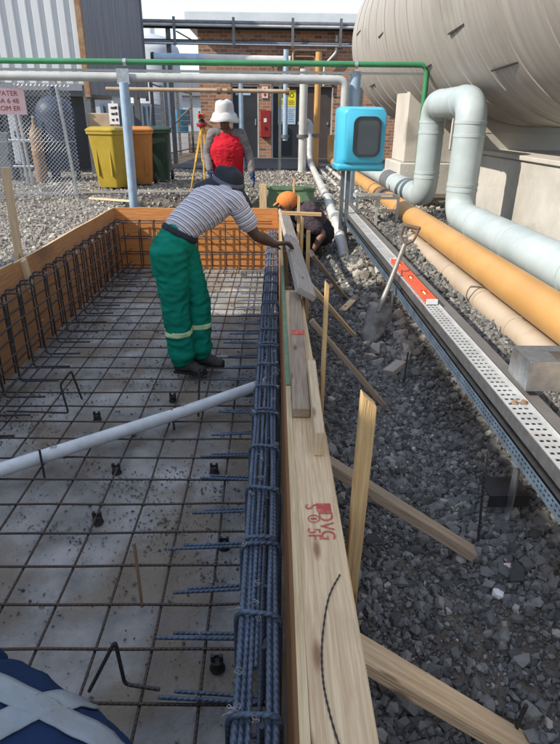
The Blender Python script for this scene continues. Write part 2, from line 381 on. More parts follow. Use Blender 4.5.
# ------------------------------------------------------------------ ground
_ph = rng.uniform(0, 6.28, (14, 2)); _k = [(rng.uniform(.6, 1.2)*1.55**(i*.55), rng.uniform(0, 6.28)) for i in range(14)]
def sn(x, y):
    z = 0
    for i, (k, a) in enumerate(_k):
        z = z + np.sin(k*2.2*(x*np.cos(a)+y*np.sin(a))+_ph[i, 0])/(1+.45*i)
    return z/3.2
def sstep(a, b, x):
    t = np.clip((x-a)/(b-a), 0, 1); return t*t*(3-2*t)
PITX0, PITX1, PITY1 = -1.838, .085, 6.742
def gh(x, y):
    x = np.asarray(x, float); y = np.asarray(y, float)
    n = sn(x, y)
    z = .60 + n*.018*np.clip((14-y)/8, .1, 1)
    # excavated working space right of the formwork
    pr = np.interp(y, [-2, .0, .95, 1.5, 2.6, 4, 6, 7.2, 8.4], [.06, .06, .10, .25, .25, .24, .30, .46, .60])
    pr = pr + np.where(x > .7, (np.minimum(x, 1.45)-.7)*.22, -(.7-x)*.12) + n*.03
    pr = np.where(x > 1.45, pr+(x-1.45)*.12, pr)
    wr = sstep(8.6, 7.4, y)*sstep(3.0, 2.45, x)
    right = np.minimum(z, pr)*wr + z*(1-wr)
    z = np.where(x > PITX1-.002, right, z)
    tr = sstep(8.5, 8.1, y)*sstep(-2.0, -1.6, x)*sstep(.75, .35, x)*(y > PITY1-.002)
    z = z*(1-tr) + 0.0*tr
    pit = (x > PITX0) & (x < PITX1) & (y < PITY1)
    return np.where(pit, -.08, z)
def grid_lines():
    xs = list(np.arange(-5, PITX0-.02, .07)) + [PITX0-.004, PITX0+.004] + list(np.arange(PITX0+.1, PITX1-.05, .2)) + [PITX1-.004, PITX1+.004] + list(np.arange(PITX1+.04, 3.2, .045))
    xs = [-900, -300, -100, -50, -25, -15, -10, -7] + xs + [4, 6, 9, 15, 30, 60, 120, 300, 900]
    ys = list(np.arange(-1.5, PITY1-.03, .05)) + [PITY1-.004, PITY1+.004] + list(np.arange(PITY1+.06, 14, .1))
    ys = [-300, -100, -40, -15, -6, -3] + ys + [15, 17, 20, 25, 32, 45, 70, 120, 250, 600, 1500]
    return np.array(xs), np.array(ys)
gx, gy = grid_lines(); GX, GY = np.meshgrid(gx, gy); GZ = gh(GX, GY)
def grid_mesh(name, X, Y, Z, ma):
    ny, nx = X.shape; co_ = np.stack([X, Y, Z], -1).reshape(-1, 3)
    i = np.arange((ny-1)*(nx-1)); r = i//(nx-1); c = i % (nx-1); a = r*nx+c
    f = np.stack([a, a+1, a+nx+1, a+nx], 1)
    me = bpy.data.meshes.new(name); me.from_pydata(co_.tolist(), [], f.tolist()); me.materials.append(M[ma])
    me.polygons.foreach_set('use_smooth', [True]*len(f)); me.update()
    o = bpy.data.objects.new(name, me); COL.objects.link(o); W[o.name] = V((0, 0, 0)); return o
tag(grid_mesh('ground', GX, GY, GZ, 'soil'), 'bare dark soil and gravelly ground around the pit', kind='structure')
px, py = np.meshgrid(np.linspace(PITX0+.006, PITX1-.02, 80), np.linspace(-1.4, PITY1-.01, 260))
pz = -.012 + .010*sn(px*2.2, py*2.2) + .004*sn(px*9, py*9)
tag(grid_mesh('pit_floor', px, py, pz, 'blinding'), 'dirty grey concrete blinding on the floor of the pit', kind='structure')
tag(MB().bx(-2.2, 6, 13.4, 17.3, .5, .64).build('pavement', 'asphalt'), 'dark paved strip along the brick building', kind='structure')

# pale gravel yard left of the pit; sheet behind the camera added for bounce
M['gravel_bed'] = mat('gravel_bed', (.22, .20, .175), (.36, .335, .295), scale=30, rough=1, bump=.8, bscale=45, c3=(.20, .175, .145), s3=.7, t3=.57, spec=.1)
bx_, by_ = np.meshgrid(np.concatenate([[-60, -30, -15, -9], np.arange(-6, PITX0-.03, .09), [PITX0-.02]]), np.concatenate([[-40, -15, -6], np.arange(-3, 13.4, .12)]))
tag(grid_mesh('gravel_bed', bx_, by_, gh(bx_, by_)+.004, 'gravel_bed'), 'pale grey gravel yard left of the pit', kind='structure')
bx_, by_ = np.meshgrid(np.linspace(PITX0, 14, 30), np.array([-40, -20, -10, -5, -1.62])); 
tag(grid_mesh('gravel_bed', bx_, by_, np.full(bx_.shape, .625), 'gravel_bed'), 'unseen pale gravel sheet added behind the camera to bounce light', kind='structure')
# stones -----------------------------------------------------------
_ico = [(0, 0, 1)] + [(math.cos(a)*.894, math.sin(a)*.894, .447) for a in np.arange(5)*2*PI/5] + [(math.cos(a)*.894, math.sin(a)*.894, -.447) for a in (np.arange(5)+.5)*2*PI/5] + [(0, 0, -1)]
_icf = [(0, i+1, (i+1) % 5+1) for i in range(5)] + [(i+1, i+6, (i+1) % 5+1) for i in range(5)] + [((i+1) % 5+1, i+6, (i+1) % 5+6) for i in range(5)] + [(11, (i+1) % 5+6, i+6) for i in range(5)]
_ico = np.array(_ico); _icf = np.array(_icf)
_oct = np.array([(1, 0, 0), (0, 1, 0), (-1, 0, 0), (0, -1, 0), (0, 0, 1), (0, 0, -1)], float); _ocf = np.array([(0, 1, 4), (1, 2, 4), (2, 3, 4), (3, 0, 4), (1, 0, 5), (2, 1, 5), (3, 2, 5), (0, 3, 5)])
def stones(name, x, y, z, size, ma, label, sink=.25, flat=.65, low=False):
    n = len(x); K = 24; B_, F_ = (_oct, _ocf) if low else (_ico, _icf); nv, nf = len(B_), len(F_)
    base = np.stack([B_*rng.uniform(.5, 1.35, (nv, 1))*np.array([1, rng.uniform(.6, 1), rng.uniform(.45, .9)*flat/.65]) for _ in range(K)])
    v = base[rng.integers(0, K, n)]
    q = rng.normal(size=(n, 4)); q[:, 1:3] *= .55; q /= np.linalg.norm(q, axis=1)[:, None]
    a, b, c, d = q.T
    Rm = np.stack([np.stack([1-2*(c*c+d*d), 2*(b*c-a*d), 2*(b*d+a*c)], -1), np.stack([2*(b*c+a*d), 1-2*(b*b+d*d), 2*(c*d-a*b)], -1), np.stack([2*(b*d-a*c), 2*(c*d+a*b), 1-2*(b*b+c*c)], -1)], 1)
    v = np.einsum('nij,nkj->nki', Rm, v)*size[:, None, None]
    v = v + np.stack([x, y, z + size*(.6-sink)], -1)[:, None, :]
    f = (F_[None] + (np.arange(n)*nv)[:, None, None]).reshape(-1)
    me = bpy.data.meshes.new(name); me.vertices.add(n*nv); me.vertices.foreach_set('co', v.reshape(-1).astype(np.float32))
    me.loops.add(len(f)); me.loops.foreach_set('vertex_index', f.astype(np.int32))
    me.polygons.add(n*nf); me.polygons.foreach_set('loop_start', np.arange(0, len(f), 3).astype(np.int32)); me.polygons.foreach_set('loop_total', np.full(n*nf, 3, np.int32))
    at = me.attributes.new('tone', 'FLOAT', 'POINT'); at.data.foreach_set('value', np.repeat(np.clip(rng.normal(.42, .24, n), 0, 1), nv).astype(np.float32))
    me.polygons.foreach_set('use_smooth', np.zeros(n*nf, bool)); me.update(calc_edges=True); me.materials.append(M[ma])
    o = bpy.data.objects.new(name, me); COL.objects.link(o); W[o.name] = V((0, 0, 0))
    return tag(o, label, 'gravel', kind='stuff')
def scatter(n, x0, x1, y0, y1, keep):
    x = rng.uniform(x0, x1, n); y = y0+(y1-y0)*rng.uniform(0, 1, n)**1.35
    k = rng.uniform(0, 1, n) < keep(x, y); return x[k], y[k]
def patch(x, y): return np.clip(.75+1.0*sn(x*1.6+3, y*1.6), .3, 1)
x, y = scatter(85000, .2, 1.55, .45, 6.9, patch)
stones('dark_gravel', x, y, gh(x, y), rng.gamma(3.2, .0031, len(x))+.002, 'stone_dark', 'dark crushed stone heaped between the formwork and the pipes')
x, y = scatter(70000, .2, 1.5, .45, 4.6, lambda x, y: np.clip(.7+.9*sn(x*2.3+9, y*2.3), .2, 1))
stones('stone_chips', x, y, gh(x, y)+.002, rng.gamma(3, .0013, len(x))+.0015, 'stone_dark', 'fine stone chips between the larger dark stones', low=True)
x, y = scatter(9000, 1.25, 2.5, 1.2, 8, lambda x, y: .8)
stones('dark_gravel', x, y, gh(x, y), rng.gamma(6, .0025, len(x))+.003, 'stone_dark', 'dark crushed stone lying under the large pipes')
x, y = scatter(1500, .62, 1.35, 3.2, 5.6, lambda x, y: np.exp(-((x-.86)/.12)**2))
stones('pale_rubble', x, y, gh(x, y)+.004, rng.gamma(3, .0072, len(x))+.003, 'stone_pale', 'sunlit pale broken stone under the cable tray')
x, y = scatter(6500, .15, 2.3, 6.6, 13.2, lambda x, y: .8)
stones('pale_gravel', x, y, gh(x, y), rng.gamma(5, .004, len(x))+.005, 'stone_pale', 'pale grey gravel behind the crouching worker', low=True)
x, y = scatter(52000, -6.0, -1.86, 3.6, 13.6, lambda x, y: .95)
stones('pale_gravel', x, y, gh(x, y), rng.gamma(4, .0036, len(x))+.003, 'stone_pale', 'pale grey gravel left of the pit up to the fence', low=True)
x, y = scatter(8000, -1.86, .3, 8.1, 13.4, lambda x, y: .9)
stones('pale_gravel', x, y, gh(x, y), rng.gamma(4, .0036, len(x))+.003, 'stone_pale', 'pale grey gravel beyond the far end of the pit', low=True)
x, y = scatter(60000, -1.78, .02, .3, 6.6, lambda x, y: np.clip(.4+1.2*sn(x*2+1, y*2), .12, 1)*np.clip(.5+.9*sn(x*7, y*7), .15, 1))
stones('soil_crumbs', x, y, np.full(len(x), -.008), rng.gamma(2, .0014, len(x))+.0010, 'stone_dark', 'small crumbs of soil strewn over the pit floor', low=True)

# ------------------------------------------------------------------ formwork
def sheet(parent, p, q, z0, z1, th_, side, ma, edge='ply_edge', ov=0.):
    p = V((*p, 0)); q = V((*q, 0)); d = (q-p).normalized(); n = V((-d.y, d.x, 0))*side
    mb = MB(); L = (q-p).length; a = mb.v
    k = 8; rows = [[], [], [], []]
    for i in range(k+1):
        t = i/k; c = p.lerp(q, t); j = random.uniform(-.004, .004) if 0 < i < k else 0
        for r, (o_, z_) in enumerate(((0, z0), (0, z1+j), (th_, z1+j), (th_, z0))): a.append(c+n*o_+V((0, 0, z_)))
    for i in range(k):
        b0 = i*4; b1 = b0+4; u0 = L*i/k; u1 = L*(i+1)/k
        for r in range(3):
            mb.cm = 1 if r == 1 else 0
            vv = [(u0, r*.9), (u1, r*.9), (u1, r*.9+(z1 if r != 1 else .02)), (u0, r*.9+(z1 if r != 1 else .02))]
            idx = [b0+r, b1+r, b1+r+1, b0+r+1]
            mb.face(idx if side < 0 else idx[::-1], vv if side < 0 else vv[::-1])
    mb.cm = 1
    mb.face([0, 1, 2, 3], [(0, 0), (.7, 0), (.7, .02), (0, .02)]); e = k*4; mb.face([e+3, e+2, e+1, e], [(0, 0), (.7, 0), (.7, .02), (0, .02)])
    return mb.build('plywood_sheet', [ma, edge], parent)
t = thing('formwork_panel', 'long tan plywood formwork side along the left of the pit', 'formwork', (-1.82, 3, 0))
for a, b, h in ((-1.3, 1.4, .70), (1.403, 3.95, .705), (3.953, 6.72, .697)): sheet(t, (-1.812, a), (-1.812, b), -.03, h, .02, 1, 'ply')
for yy in (2.1, 3.2, 5.3, 6.3): MB().bx(-1.872, -1.833, yy, yy+.05, .35, .69).build('batten', 'pine_old', t)
MB().beam((-1.800, 4.13, .45), (-1.802, 4.09, .69), .075, .02, (1, 0, 0)).build('batten', 'pine', t)
t = thing('formwork_panel', 'orange plywood formwork closing the far end of the pit', 'formwork', (-.85, 6.73, 0))
sheet(t, (-1.81, 6.722), (-.55, 6.722), -.03, .698, .018, 1, 'ply_orange'); sheet(t, (-.547, 6.722), (.09, 6.722), -.03, .703, .018, 1, 'ply_orange')
for xx in (-1.6, -.9, -.2): MB().bx(xx, xx+.05, 6.742, 6.78, .1, .68).build('batten', 'pine_old', t)
t = thing('formwork_panel', 'long plywood formwork side along the right of the pit beside the steel cage', 'formwork', (.06, 3, 0))
for a, b, h, e in ((-1.3, 1.18, .706, 'ply_edge'), (1.183, 1.95, .704, 'ply_edge'), (1.953, 3.9, .708, 'green_paint'), (3.903, 6.72, .704, 'ply_edge')):
    sheet(t, (.046+.0075*a, a), (.046+.0075*b, b), -.03, h, .018, -1, 'ply', e)
for yy in (.3, 1.36, 2.3, 3.5, 4.6, 5.7): MB().bx(.072+.0075*yy, .115+.0075*yy, yy, yy+.04, .0, .655).build('batten', 'pine_old', t)
# timbers on top of the right side
pl = thing('timber_plank', 'long pale pine plank with red stamp lying along the right formwork', 'plank', (.12, 1, .66))
MB().beam((.122, -.9, .681), (.131, 3.3, .681), .115, .038).build('board', 'pine', pl, bevel=.003)
rz = Matrix.Rotation(-PI/2, 3, 'Z')
for body, sz, xx, yy in (('S', .050, .110, 1.212), ('5F', .046, .110, 1.105), ('D', .054, .144, 1.172), ('VG', .050, .144, 1.115)):
    text(body, sz, (xx, yy, .7014), rz, 'red_ink', pl, 'stamp_lettering', .0004)
mb = MB()
for j in range(20):
    a0, a1 = 2*PI*j/20, 2*PI*(j+1)/20; c = V((.114, 1.163, .7014))
    q = [c+V((math.cos(a)*r, math.sin(a)*r, 0)) for r, a in ((.016, a0), (.016, a1), (.0125, a1), (.0125, a0))]
    n = len(mb.v); mb.v += q; mb.face([n, n+1, n+2, n+3], [(0, 0)]*4)
mb.bx(.106, .122, 1.160, 1.166, .7008, .7016)
mb.build('stamp_emblem', 'red_ink', pl); MB().bx(.124, .163, 1.192, 1.226, .7006, .7014).build('stamp_block', 'red_ink', pl)
o = MB().beam((.108, 1.70, .7195), (.142, 3.12, .7215), .062, .036).build('timber_plank', 'pine_old', bevel=.003)
tag(o, 'weathered brown plank with red end mark stacked on the pale pine plank', 'plank')
o2 = MB().beam((.128, 2.42, .7400), (.130, 2.48, .7402), .064, .002).build('red_mark', 'red_ink', o); o2.location = (0, 0, 0)
for vtx in o2.data.vertices: pass
o = MB().beam((.15, 1.46, .742), (.163, 2.02, .742), .030, .082).build('timber_offcut', 'pine_pale', bevel=.002)
tag(o, 'short fresh pale offcut standing on edge on the right formwork plank', 'offcut')
o = MB().beam((.195, 2.95, .775), (.128, 6.45, .765), .115, .036, (.55, 0, 1)).build('timber_plank', 'pine_grey', bevel=.003)
tag(o, 'grey weathered plank held against the far right formwork by the bent worker', 'plank')
pth = [V((.160, .967, .7025)), V((.128, .90, .7025)), V((.106, .80, .7025)), V((.099, .72, .7025)), V((.103, .655, .7025)), V((.117, .58, .7025)), V((.14, .5, .7025))]
mb = MB(); pp = []
for i in range(6):
    for j in range(10):
        tt = j/10; a, b, c, d = pth[max(i-1, 0)], pth[i], pth[i+1], pth[min(i+2, 6)]
        pp.append(.5*((2*b)+(c-a)*tt+(2*a-5*b+4*c-d)*tt*tt+(3*b-a-3*c+d)*tt**3))
mb.tube(pp, [.0012+.0012*(i % 2) for i in range(len(pp))], 6)
tag(mb.build('threaded_wire', 'rebar_dark'), 'thin dark notched wire curving over the pale pine plank', 'wire')

def stake(p, q, w1, w2, ma, label, point=True, name='timber_stake', group=None):
    mb = MB().beam(p, q, w1, w2, (0, 1, .01))
    if point:                                      # chisel-cut head
        for i in (1, 5): mb.v[i] = mb.v[i] - (V(q)-V(p)).normalized()*w1*.9
    o = mb.build(name, ma, bevel=.0025); return tag(o, label, 'stake' if 'stake' in name else 'brace', group)
stake((.228, 1.215, .02), (.246, 1.24, 1.03), .040, .032, 'stake', 'thick pointed yellow pine stake nearest the camera beside the right formwork')
stake((.222, 2.14, .1), (.226, 2.17, 1.06), .018, .024, 'stake', 'slender pine stake behind the thick pointed stake')
stake((.25, 6.2, .2), (.25, 6.265, 1.09), .022, .022, 'stake', 'thin tall stake just in front of the orange cap')
stake((.25, 5.08, .2), (.25, 5.105, 1.05), .024, .024, 'stake', 'stake carrying the short cross batten by the crouching worker')
stake((.245, 4.47, .2), (.25, 4.495, .96), .024, .024, 'stake', 'stake between cross batten and grey plank on the right formwork')
stake((.285, 4.17, .2), (.28, 4.178, .90), .028, .028, 'stake', 'squared stake in front of the crouching worker\'s dark shirt', point=False)
o = MB().beam((.10, 5.06, .895), (.45, 5.06, .885), .03, .03).build('cross_batten', 'stake', bevel=.002); tag(o, 'short horizontal batten nailed across two stakes by the crouching worker', 'batten')
stake((.19, .985, .46), (.72, .95, .075), .034, .088, 'pine', 'broad pale brace nearest the camera sloping from the right formwork into gravel', False, 'timber_brace')
stake((.19, 1.575, .60), (.70, 1.49, .285), .034, .058, 'pine_old', 'brown brace running down to the thin black rod', False, 'timber_brace')
stake((.21, 2.74, .70), (.61, 2.66, .25), .026, .040, 'pine_old', 'dark brace ending beside the small timber block in the gravel', False, 'timber_brace')
stake((.24, 3.30, .735), (.60, 3.70, .25), .026, .044, 'pine', 'tan brace sloping to the gravel beside the shovel blade', False, 'timber_brace')
stake((.26, 3.60, .86), (.65, 4.63, .25), .026, .048, 'pine_old', 'dark brown brace sloping away behind the tan brace', False, 'timber_brace')
stake((-1.885, 4.20, .35), (-1.862, 4.20, 1.32), .05, .038, 'pine', 'pale timber stake standing outside the left formwork', False)
stake((-.10, 7.95, .1), (-.10, 7.95, .85), .10, .045, 'pine', 'stubby timber post behind the far formwork beside green box', False)
g = thing('green_crate', 'low dark green crate behind the orange cap', 'crate', (.28, 8.1, .45))
for a in ((-.03, .60, 8.0, 8.02), (-.03, .60, 8.30, 8.32)): MB().bx(a[0], a[1], a[2], a[3], .45, .79).build('side', 'green_paint', g)
for a in ((-.03, -.01), (.58, .60)): MB().bx(a[0], a[1], 8.02, 8.30, .45, .79).build('end', 'green_paint', g)
MB().bx(-.05, .62, 7.985, 8.0, .77, .80).build('rim', 'green_paint', g)
def scrap(p, q, a, b, ma, lab, name='timber_scrap'):
    tag(MB().beam(p, q, a, b, (0, .2, 1)).build(name, ma, bevel=.002), lab, 'wood scrap')
scrap((.70, 3.02, .275), (.80, 3.12, .30), .075, .035, 'pine_grey', 'small square timber block lying in the gravel')
scrap((.57, 4.22, .275), (.70, 4.50, .285), .06, .012, 'pine', 'flat splinter of board on the gravel left of the shovel')
scrap((.45, 4.7, .285), (.60, 5.0, .29), .05, .012, 'pine_old', 'dark flat board scrap on the gravel near the crouching worker')
scrap((-3.4, 8.7, .63), (-3.1, 8.9, .70), .16, .09, 'pine_grey', 'pale broken timber block on the gravel by the fence foot')
scrap((-2.5, 8.1, .625), (-1.75, 7.75, .63), .06, .03, 'pine', 'thin tan lath lying on the gravel left of the far corner')
scrap((-3.9, 8.55, .625), (-1.2, 8.95, .63), .07, .03, 'pine_grey', 'long grey pole lying along the foot of the fence')

# ------------------------------------------------------------------ reinforcement
mat_ = thing('rebar_mat', 'rusty welded steel mesh lying on the pit floor', 'rebar', (-.9, 3, 0))
def jit(p, a): return V(p)+V((random.uniform(-a, a), random.uniform(-a, a), random.uniform(-a, a)*.4))
yy = .36; i = 0
while yy < 6.62:
    r = .0052; MB().tube([jit((x_, yy+.004*math.sin(x_*3+i), .045), .004) for x_ in np.linspace(-1.77, .015, 8)], r, 8).build('bar', 'rebar_rust', mat_, smooth=True)
    yy += .191; i += 1
for i in range(10):
    xx = -1.70+i*.186
    MB().tube([jit((xx+.006*math.sin(y_+i), y_, .034), .004) for y_ in np.linspace(.1, 6.6, 16)], .0052, 8).build('bar', 'rebar_rust', mat_, smooth=True)

def hoop(pts, r, ma, parent, name='stirrup', seg=8, fr=.03): return MB().tube(fillet(pts, fr, 4), r, seg).build(name, ma, parent, smooth=True)
def tie(p, parent, s=1.):
    p = V(p); pts = [p]
    for i in range(7):
        a = i*1.9+random.uniform(0, 1); pts.append(p+V((math.cos(a)*.009*s+random.uniform(-.006, .006), math.sin(a)*.011*s, .003+i*.0022+random.uniform(0, .004))))
    pts.append(p+V((random.uniform(-.03, .03), random.uniform(-.025, .025), random.uniform(.0, .03))))
    return MB().tube(fillet(pts, .006, 3), .0011, 5).build('tie_wire', 'wire', parent, smooth=True)
cage = thing('rebar_cage', 'bundled blue steel cage along the right formwork', 'rebar', (-.03, 3, 0))
dx = lambda y: .0105*(y-.7)
yy = .50; k = 0; sy = []
while yy < 6.5:
    j = random.uniform(-.012, .012); o_ = dx(yy)
    hoop([(-.092+o_, yy+j, .03), (-.088+o_, yy+j+.006, .505), (.024+o_, yy-j*.5, .505), (.024+o_, yy, .03), (-.07+o_, yy, .028)], .0068, 'rebar_blue', cage)
    if k % 3 == 0: hoop([(-.086+o_, yy+.016, .03), (-.082+o_, yy+.016, .517), (.014+o_, yy+.012, .517), (.016+o_, yy+.012, .03)], .0062, 'rebar_blue', cage)
    sy.append(yy); yy += .262+random.uniform(-.012, .012); k += 1
for xo, z, r, y0 in ((-.076, .488, .0078, .2), (-.060, .484, .0068, .2), (-.041, .490, .0062, .2), (-.030, .482, .0062, .9), (-.006, .489, .0072, .2), (.010, .486, .0078, .2), (-.078, .30, .0068, .2), (.010, .30, .0068, .2), (-.078, .075, .0068, .2), (-.03, .07, .0068, .2), (.008, .075, .0068, .2)):
    MB().tube([jit((xo+dx(y_)+.004*math.sin(y_*1.7+xo*90), y_, z), .003) for y_ in np.linspace(y0, 6.55, 22)], r, 10).build('bar', 'rebar_blue', cage, smooth=True)
yy = .66
while yy < 6.4:
    L = random.uniform(.24, .34); o_ = dx(yy); s_ = random.uniform(-.03, .03)
    hoop([(-.085+o_-L, yy+s_, .062), (-.02+o_, yy, .064), (-.02+o_, yy, .3)], .0066, 'rebar_blue', cage, 'starter_bar')
    hoop([(-.085+o_-L*.82, yy+.018+s_, .063), (-.02+o_, yy+.018, .066), (-.02+o_, yy+.018, .28)], .006, 'rebar_blue', cage, 'starter_bar')
    tie((-.09+o_-L*.5, yy+.01, .07), cage, .8); yy += .225
for y_ in sy:
    for xo in (-.082, -.03, .016):
        if random.random() < .75: tie((xo+dx(y_), y_+random.uniform(-.02, .02), .50), cage)
for i in range(16):
    y_ = random.uniform(.5, 3.2); tie((random.choice((-.07, -.04, .0, .012))+dx(y_), y_, .495), cage)

cage2 = thing('rebar_cage', 'dark steel hoops standing along the left formwork', 'rebar', (-1.68, 3, 0))
yy = .98
while yy < 6.5:
    j = random.uniform(-.012, .012)
    hoop([(-1.765, yy+j, .02), (-1.76, yy+j, .585), (-1.655, yy+.03+j, .585), (-1.648, yy+.03, .05), (-1.40, yy+.03, .055)], .0066, 'rebar_dark', cage2)
    hoop([(-1.765, yy+.045+j, .02), (-1.755, yy+.045+j, .56), (-1.752, yy+.05+j, .60), (-1.70, yy+.06+j, .60)], .0056, 'rebar_dark', cage2)
    tie((-1.655, yy+.03, .59), cage2); tie((-1.648, yy+.03, .3), cage2); yy += .2365
for xo, z in ((-1.758, .575), (-1.664, .572), (-1.752, .42), (-1.640, .42), (-1.752, .26), (-1.638, .25), (-1.752, .11), (-1.638, .1), (-1.60, .06)):
    MB().tube([jit((xo, y_, z+.012*math.sin(y_*1.3+z*9)), .004) for y_ in np.linspace(.6, 6.6, 18)], .0058, 8).build('bar', 'rebar_dark', cage2, smooth=True)
cage3 = thing('rebar_cage', 'steel hoops in front of the orange far formwork', 'rebar', (-.85, 6.55, 0))
xx = -1.52
while xx < -.12:
    hoop([(xx, 6.685, .02), (xx, 6.68, .57), (xx+.015, 6.53, .57), (xx+.01, 6.53, .05), (xx, 6.25, .055)], .0066, 'rebar_rust', cage3)
    xx += .165
for y_, z in ((6.672, .56), (6.54, .555), (6.672, .38), (6.54, .38), (6.672, .2), (6.54, .2), (6.54, .07)):
    MB().tube([jit((x_, y_, z), .004) for x_ in np.linspace(-1.75, .02, 9)], .0058, 8).build('bar', 'rebar_rust', cage3, smooth=True)
# loose pieces in the pit
def loose(name, pts, r, ma, lab, cat, fr=.02): tag(MB().tube(fillet(pts, fr, 4), r, 8).build(name, ma, smooth=True), lab, cat)
loose('bent_bar', [(-1.55, 2.94, .06), (-1.182, 2.917, .06), (-1.205, 2.92, .24), (-1.13, 2.92, .33), (-1.16, 3.10, .06)], .006, 'rebar_dark', 'bent steel chair bar standing near the left cage', 'rebar')
loose('bent_bar', [(-.545, 1.158, .058), (-.45, 1.174, .25), (-.443, 1.18, .058), (-.333, 1.16, .06)], .006, 'rebar_dark', 'bent steel bar behind the blue worker\'s back', 'rebar')
loose('steel_rod', [(-.469, 1.533, 0), (-.487, 1.59, .25)], .006, 'rust', 'upright rusty rod near the middle of the pit floor', 'rod')
loose('steel_rod', [(-.433, 2.987, 0), (-.410, 2.987, .32)], .006, 'rebar_dark', 'upright dark rod right of the bent worker\'s boots', 'rod')
loose('steel_rod', [(-1.115, 2.331, 0), (-1.118, 2.34, .17)], .006, 'rebar_dark', 'short dark rod in front of the left end of the white pipe', 'rod')
loose('steel_rod', [(-.553, 2.829, 0), (-.560, 2.83, .13)], .006, 'rebar_dark', 'short dark rod in front of the middle of the white pipe', 'rod')
loose('steel_rod', [(.748, 1.559, .2), (.712, 1.559, .66)], .005, 'rebar_dark', 'thin black rod standing in the dark gravel', 'rod')
loose('steel_rod', [(.76, 2.88, .2), (.775, 2.9, .46)], .005, 'rebar_dark', 'short dark rod beside the small timber block', 'rod')
loose('steel_rod', [(.665, .99, .0), (.688, .99, .22)], .006, 'rebar_dark', 'dark rod at the foot of the broad pale brace', 'rod')
for k, (x_, y_, lab) in enumerate(((-.766, 2.016, 'black spacer block nearest the middle of the pit under the mesh'), (-.778, 2.40, 'black spacer block below the white pipe'), (-.283, 2.40, 'black spacer block left of the blue cage midway'), (-.171, 1.284, 'black spacer block nearest the camera beside the blue cage'), (-1.03, 2.95, 'black spacer block beside the bent chair bar'), (-.62, 3.2, 'black spacer block behind the white pipe'), (-.07-.12, 1.85, 'black spacer block under the blue starter bars'))):
    t = thing('mesh_spacer', lab, 'spacer', (x_, y_, 0), 'black mesh spacers')
    MB().lathe([(.0001, .0), (.026, .0), (.021, .012), (.021, .034), (.017, .036), (.015, .028), (.0001, .028)], (x_, y_, -.004), seg=14).build('cup', 'black', t)
    MB().bx(x_-.02, x_-.008, y_-.006, y_+.006, .03, .052).build('prong', 'black', t); MB().bx(x_+.008, x_+.02, y_-.006, y_+.006, .03, .052).build('prong', 'black', t)
pv = thing('plastic_pipe', 'white plastic pipe lying across the pit mesh', 'pipe', (-.7, 2.7, .05))
MB().tube([(-1.62, 2.03, .100), (-1.0, 2.50, .094), (-.5, 2.87, .094), (.044, 3.30, .104)], .035, 20).build('pipe', 'pvc', pv, smooth=True)
tie((-1.08, 2.42, .13), pv, 2); tie((-.5, 2.87, .13), pv, 1.5)

def boulder(p, sz, ma, lab, seed):
    rs = np.random.default_rng(seed); v = _ico*rs.uniform(.75, 1.15, (12, 1))*np.array(sz)
    mb = MB(); mb.v = [V(q)+V(p) for q in v]
    for f in _icf: mb.face([int(i) for i in f], [(0, 0)]*3)
    tag(mb.build('stone', ma), lab, 'stone')
boulder((.745, 1.354, float(gh(.745, 1.354))+.018), (.022, .026, .018), 'sign_white', 'single white stone lying in the dark gravel', 3)
boulder((.66, 1.50, float(gh(.66, 1.5))+.016), (.026, .03, .02), 'grey_pipe', 'rounded grey stone beside the foot of the brown brace', 4)
boulder((.80, 1.44, float(gh(.8, 1.44))+.014), (.045, .014, .012), 'sign_pink', 'pinkish chip of brick in the dark gravel', 5)
# ------------------------------------------------------------------ tray line
def perf(parent, org, u, v, nu, pitch, rows, wid, hole, name, ma):
    """perforated strip: u along, v across; rows = list of hole start positions across"""
    mb = MB(); org = V(org); u = V(u); v = V(v)
    def quad(a0, a1, b0, b1):
        n = len(mb.v); mb.v += [org+u*a0+v*b0, org+u*a1+v*b0, org+u*a1+v*b1, org+u*a0+v*b1]; mb.face([n, n+1, n+2, n+3], [(a0, b0), (a1, b0), (a1, b1), (a0, b1)])
    hl, hw = hole
    for i in range(nu):
        a = i*pitch; quad(a+hl, a+pitch, 0, wid); b = 0
        for r in rows: quad(a, a+hl, b, r); b = r+hw
        quad(a, a+hl, b, wid)
    return mb.build(name, ma, parent, solid=.0022)
tr = thing('cable_tray', 'pale perforated steel cable tray running along the gravel beside the pipes', 'cable tray', (.92, 4, .62))
perf(tr, (.880, -.516, .68), (0, 1, 0), (1, 0, 0), 210, .038, [.012, .034, .056], .086, (.014, .015), 'perforated_top', 'galv_white')
MB().bx(.876, .879, -.51, 7.46, .632, .682).build('flange', 'galv', tr); MB().bx(.967, .970, -.51, 7.46, .632, .688).build('flange', 'galv_white', tr)
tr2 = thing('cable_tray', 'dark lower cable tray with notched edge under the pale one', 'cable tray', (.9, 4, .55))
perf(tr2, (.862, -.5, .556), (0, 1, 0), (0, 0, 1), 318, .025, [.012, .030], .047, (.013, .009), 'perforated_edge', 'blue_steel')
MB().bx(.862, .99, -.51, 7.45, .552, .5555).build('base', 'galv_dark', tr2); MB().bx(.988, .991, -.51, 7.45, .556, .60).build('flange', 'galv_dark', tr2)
tag(MB().tube([(.905, -.5, .578), (.90, 2, .576), (.91, 4, .577), (.90, 6, .576), (.905, 7.4, .577)], .013, 10).build('cable', 'black', smooth=True), 'thick black cable lying in the lower cable tray', 'cable')
dk = thing('steel_duct', 'grey brown square duct running behind the pale cable tray', 'duct', (1.02, 4, .6))
for a, b in ((-.5, 3.2), (3.206, 5.6), (5.606, 8.2)): MB().bx(.992, 1.052, a, b, .612, .668).build('duct_length', 'duct_grey', dk, bevel=.004)
